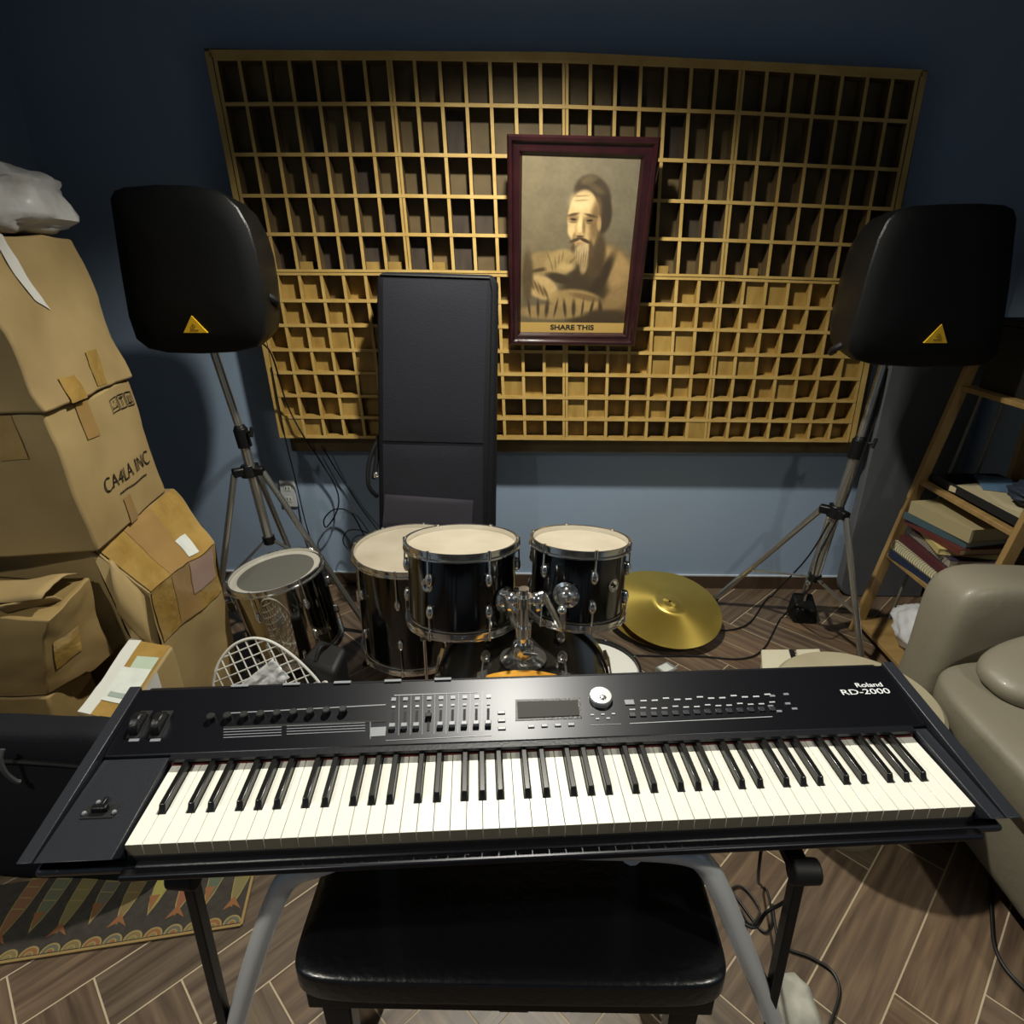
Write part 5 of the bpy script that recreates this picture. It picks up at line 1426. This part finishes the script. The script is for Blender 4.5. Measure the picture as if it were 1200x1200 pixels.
# keyboard stand
def kstand():
    t = thing('keyboard_stand', 'silver tube keyboard stand with black support arms under the piano', 'stand', (0, .75, 0))
    zt = KO.z - .099
    yr = .80
    for s in (-1, 1):
        if s > 0: P = [V3(0, .70, .692), V3(.18, .70, .692), at_y(806, 1001, .69), at_y(828, 1016, .69), at_y(846, 1048, .685), at_y(872, 1112, .68), at_y(907, 1200, .675), V3(.545, .655, .020)]
        else: P = [V3(0, .70, .692), V3(-.22, .69, .692), at_y(372, 1014, .675), at_y(342, 1026, .675), at_y(324, 1052, .672), at_y(302, 1112, .668), at_y(276, 1200, .665), V3(-.585, .650, .020)]
        tb_ = MB().tube(P, .0175, 14, 6)
        tb_.build('frame_tube', M['silver'], t)
        fa = Vector(P[-1]) + (Vector(P[-2]) - Vector(P[-1])).normalized() * .05
        MB().tube([fa, P[-1], (P[-1][0] + s * .004, P[-1][1], .0)], .020, 12, 1).build('rubber_foot', M['black_rubber'], t)
        x = .43 if s > 0 else -.50
        q0 = Vector(P[-2]); q0.z = .33
        top_ = V3(.428, .672, zt - .012) if s > 0 else V3(-.495, .648, zt - .012)
        m = MB().bar(V3(.440, .676, .31) if s > 0 else V3(-.520, .666, .25), top_ + V3(0, .0, 0), .016, .022, (0, 1, 0)); m.build('support_arm', M['black_metal'], t, bevel=.002)
        m = MB().cyl(top_ + V3(-.012 * s, 0, -.004), top_ + V3(.030 * s, 0, -.004), .021, .019, 18); m.build('rubber_cap', M['black_rubber'], t, bevel=.003)
        # tray bar under the piano
        yr0 = top_.y
        MB().bar((top_.x, yr0, zt - .009), (top_.x - s * .01, .93, zt - .009), .03, .018).build('tray_bar', M['black_metal'], t, bevel=.002)
        MB().bar((top_.x - s * .01, .78, zt - .029), (0.02 * s, .78, zt - .029), .02, .02).build('cross_bar', M['black_metal'], t)
        # rear leg
        MB().tube([(P[1][0], .705, .675), (P[1][0] + s * .04, .86, .52), (P[1][0] + s * .12, 1.00, .02)], .0175, 12, 5).build('frame_tube', M['silver'], t)
kstand()

# bench
def bench():
    t = thing('piano_bench', 'black padded piano bench pushed in under the stage piano', 'bench', (-.01, .74, 0))
    zt = .50
    fl, fr_ = at_z(340, 1150, zt), at_z(853, 1149, zt)
    x0, x1, y0, y1 = -.366, .342, .612, .935
    super_box('seat_pad', ((x0 + x1) / 2, (y0 + y1) / 2, zt - .030), (x1 - x0, y1 - y0, .062), M['bench'], t, .22, n=40, amp=.0015, freq=6)
    MB().box(x0 + .02, x1 - .02, y0 + .02, y1 - .02, zt - .105, zt - .060).build('apron', M['black_metal'], t, bevel=.003)
    for x in (x0 + .06, x1 - .06):
        for y in (y0 + .055, y1 - .05):
            MB().hexa([V3(x - .016, y - .016, 0), V3(x + .016, y - .016, 0), V3(x + .016, y + .016, 0), V3(x - .016, y + .016, 0)], [V3(x - .026, y - .022, zt - .061), V3(x + .026, y - .022, zt - .061), V3(x + .026, y + .022, zt - .061), V3(x - .026, y + .022, zt - .061)]).build('leg', M['black_metal'], t, bevel=.003)
    MB().box(-.03, .02, y0 + .05, y0 + .09, zt - .16, zt - .12).build('scissor_joint', M['black_metal'], t)
bench()

# ------------------------------------------------------------------ cables, cloth
def cable(label, pts, r=.0035, cat='cable'):
    m = MB().tube(pts, r, 8, 6)
    n = 8
    for i in range(0, len(m.v), n):                      # lay low spots on the floor
        zc = sum(p[2] for p in m.v[i:i + n]) / n
        if zc < r: m.v[i:i + n] = [(p[0], p[1], p[2] + r - zc) for p in m.v[i:i + n]]
    o = m.build('cable', M['cable'])
    return tag(o, label, cat)
cable('black cable from the left speaker running down the diffuser to a loop by the bag',
      [at_y(300, 398, 2.30), at_y(318, 415, 2.50), at_y(335, 470, 2.63), at_y(352, 505, 2.64), at_y(372, 535, 2.72), at_y(392, 568, 2.74), at_y(397, 588, 2.73), at_y(392, 605, 2.72), at_y(382, 618, 2.72), at_y(380, 608, 2.72), at_y(392, 597, 2.73), at_y(410, 600, 2.72), at_y(424, 622, 2.70), at_y(436, 650, 2.66), (-.62, 2.6, .10), (-.60, 2.52, .006)])
cable('thin black cable hanging straight down the wall past the outlet', [at_y(318, 430, 2.655), at_y(334, 512, 2.66), at_y(347, 565, 2.755), at_y(358, 612, 2.755), at_y(371, 655, 2.755), at_y(374, 668, 2.74), (-1.02, 2.72, .006)], .003)
cable('second black cable slanting down the wall to the keyboard bag', [at_y(377, 523, 2.70), at_y(400, 560, 2.755), at_y(425, 598, 2.74), at_y(440, 618, 2.70), (-.62, 2.66, .25), (-.58, 2.60, .006)], .003)
cable('black cable looped beside the strap of the keyboard bag', [at_y(440, 632, 2.60), at_y(425, 622, 2.66), at_y(408, 622, 2.70), at_y(402, 634, 2.70), at_y(410, 645, 2.70), at_y(428, 652, 2.66)], .003)
cable('black cable hanging from the right speaker along its stand to the floor',
      [at_y(1040, 432, 2.36), at_y(1030, 480, 2.30), at_y(1012, 530, 2.30), at_y(990, 590, 2.28), at_y(960, 650, 2.30), at_y(948, 690, 2.28), at_z(918, 722, .006), at_z(895, 760, .006), at_z(868, 772, .006), at_z(820, 769, .006), at_z(750, 768, .006), at_z(700, 764, .006)])
cable('black cable on the floor curving behind the cymbals under the right stand', [at_y(972, 612, 2.30), at_y(945, 655, 2.40), at_z(905, 698, .006), at_z(880, 728, .006), at_z(862, 737, .006), at_z(842, 739, .006)])
cable('black cable running from the shelf foot behind the right stand', [at_z(1012, 735, .006), at_z(1006, 750, .006), at_z(1004, 775, .006), at_z(1000, 800, .006)], .003)
cable('tangled black cable loops on the floor beside the right stand arm',
      [(.42, .78, .66), (.44, .80, .50), at_z(893, 1040, .02), at_z(905, 1075, .006), at_z(895, 1092, .006), at_z(868, 1058, .006), at_z(858, 1042, .006), at_z(872, 1040, .008), at_z(890, 1066, .010), at_z(880, 1083, .008), at_z(868, 1066, .006)], .003)
cable('black cable curving over the floor past the white cloth', [at_z(905, 1060, .006), at_z(915, 1105, .006), at_z(950, 1122, .006), at_z(975, 1138, .006), at_z(984, 1162, .006), at_z(975, 1195, .006), at_z(960, 1230, .006)], .0035)
cable('black cable draped around the right silver stand tube', [(.345, .69, .565), (.38, .675, .55), (.41, .70, .55), (.43, .70, .57), (.437, .69, .60)], .003)
cable('black cable on the floor at the sofa front in the lower right', [at_z(1160, 1030, .006), at_z(1162, 1070, .006), at_z(1166, 1110, .006), at_z(1182, 1140, .006), at_z(1215, 1172, .006)], .0045)

def cloth():
    t = thing('white_cloth', 'crumpled pale cloth on the floor by the right stand leg', 'cloth', (.63, .87, 0))
    pts = [(912, 1142), (930, 1140), (948, 1160), (962, 1195), (972, 1235), (925, 1235), (908, 1190)]
    g = [at_z(x, y, 0) for x, y in pts]; c = sum(g, Vector()) / len(g)
    mb = MB(); n = len(g); K = 10; S_ = 42
    def edge(a):
        a = a % n; i = int(a); return g[i].lerp(g[(i + 1) % n], a - i)
    vs = []; fs = []
    for k in range(K + 1):
        for s in range(S_):
            e = edge(s / S_ * n); p = c.lerp(e, k / K if k else .0001)
            z = .045 * (1 - (k / K) ** 2.5) + .016 * (1 - k / K * .6) * noise.noise(V3(p.x * 22, p.y * 22, 3)) + .003
            vs.append(V3(p.x, p.y, max(z, .0025)))
    for k in range(K):
        for s in range(S_): fs.append((k * S_ + s, k * S_ + (s + 1) % S_, (k + 1) * S_ + (s + 1) % S_, (k + 1) * S_ + s))
    base = len(vs)
    vs += [V3(v.x, v.y, .0005) for v in vs[K * S_:(K + 1) * S_]]
    for s in range(S_): fs.append((K * S_ + s, K * S_ + (s + 1) % S_, base + (s + 1) % S_, base + s))
    fs.append(tuple(range(base, base + S_)))
    mb.add(vs, fs).build('fabric', M['cloth'], t, sharp=60)
cloth()
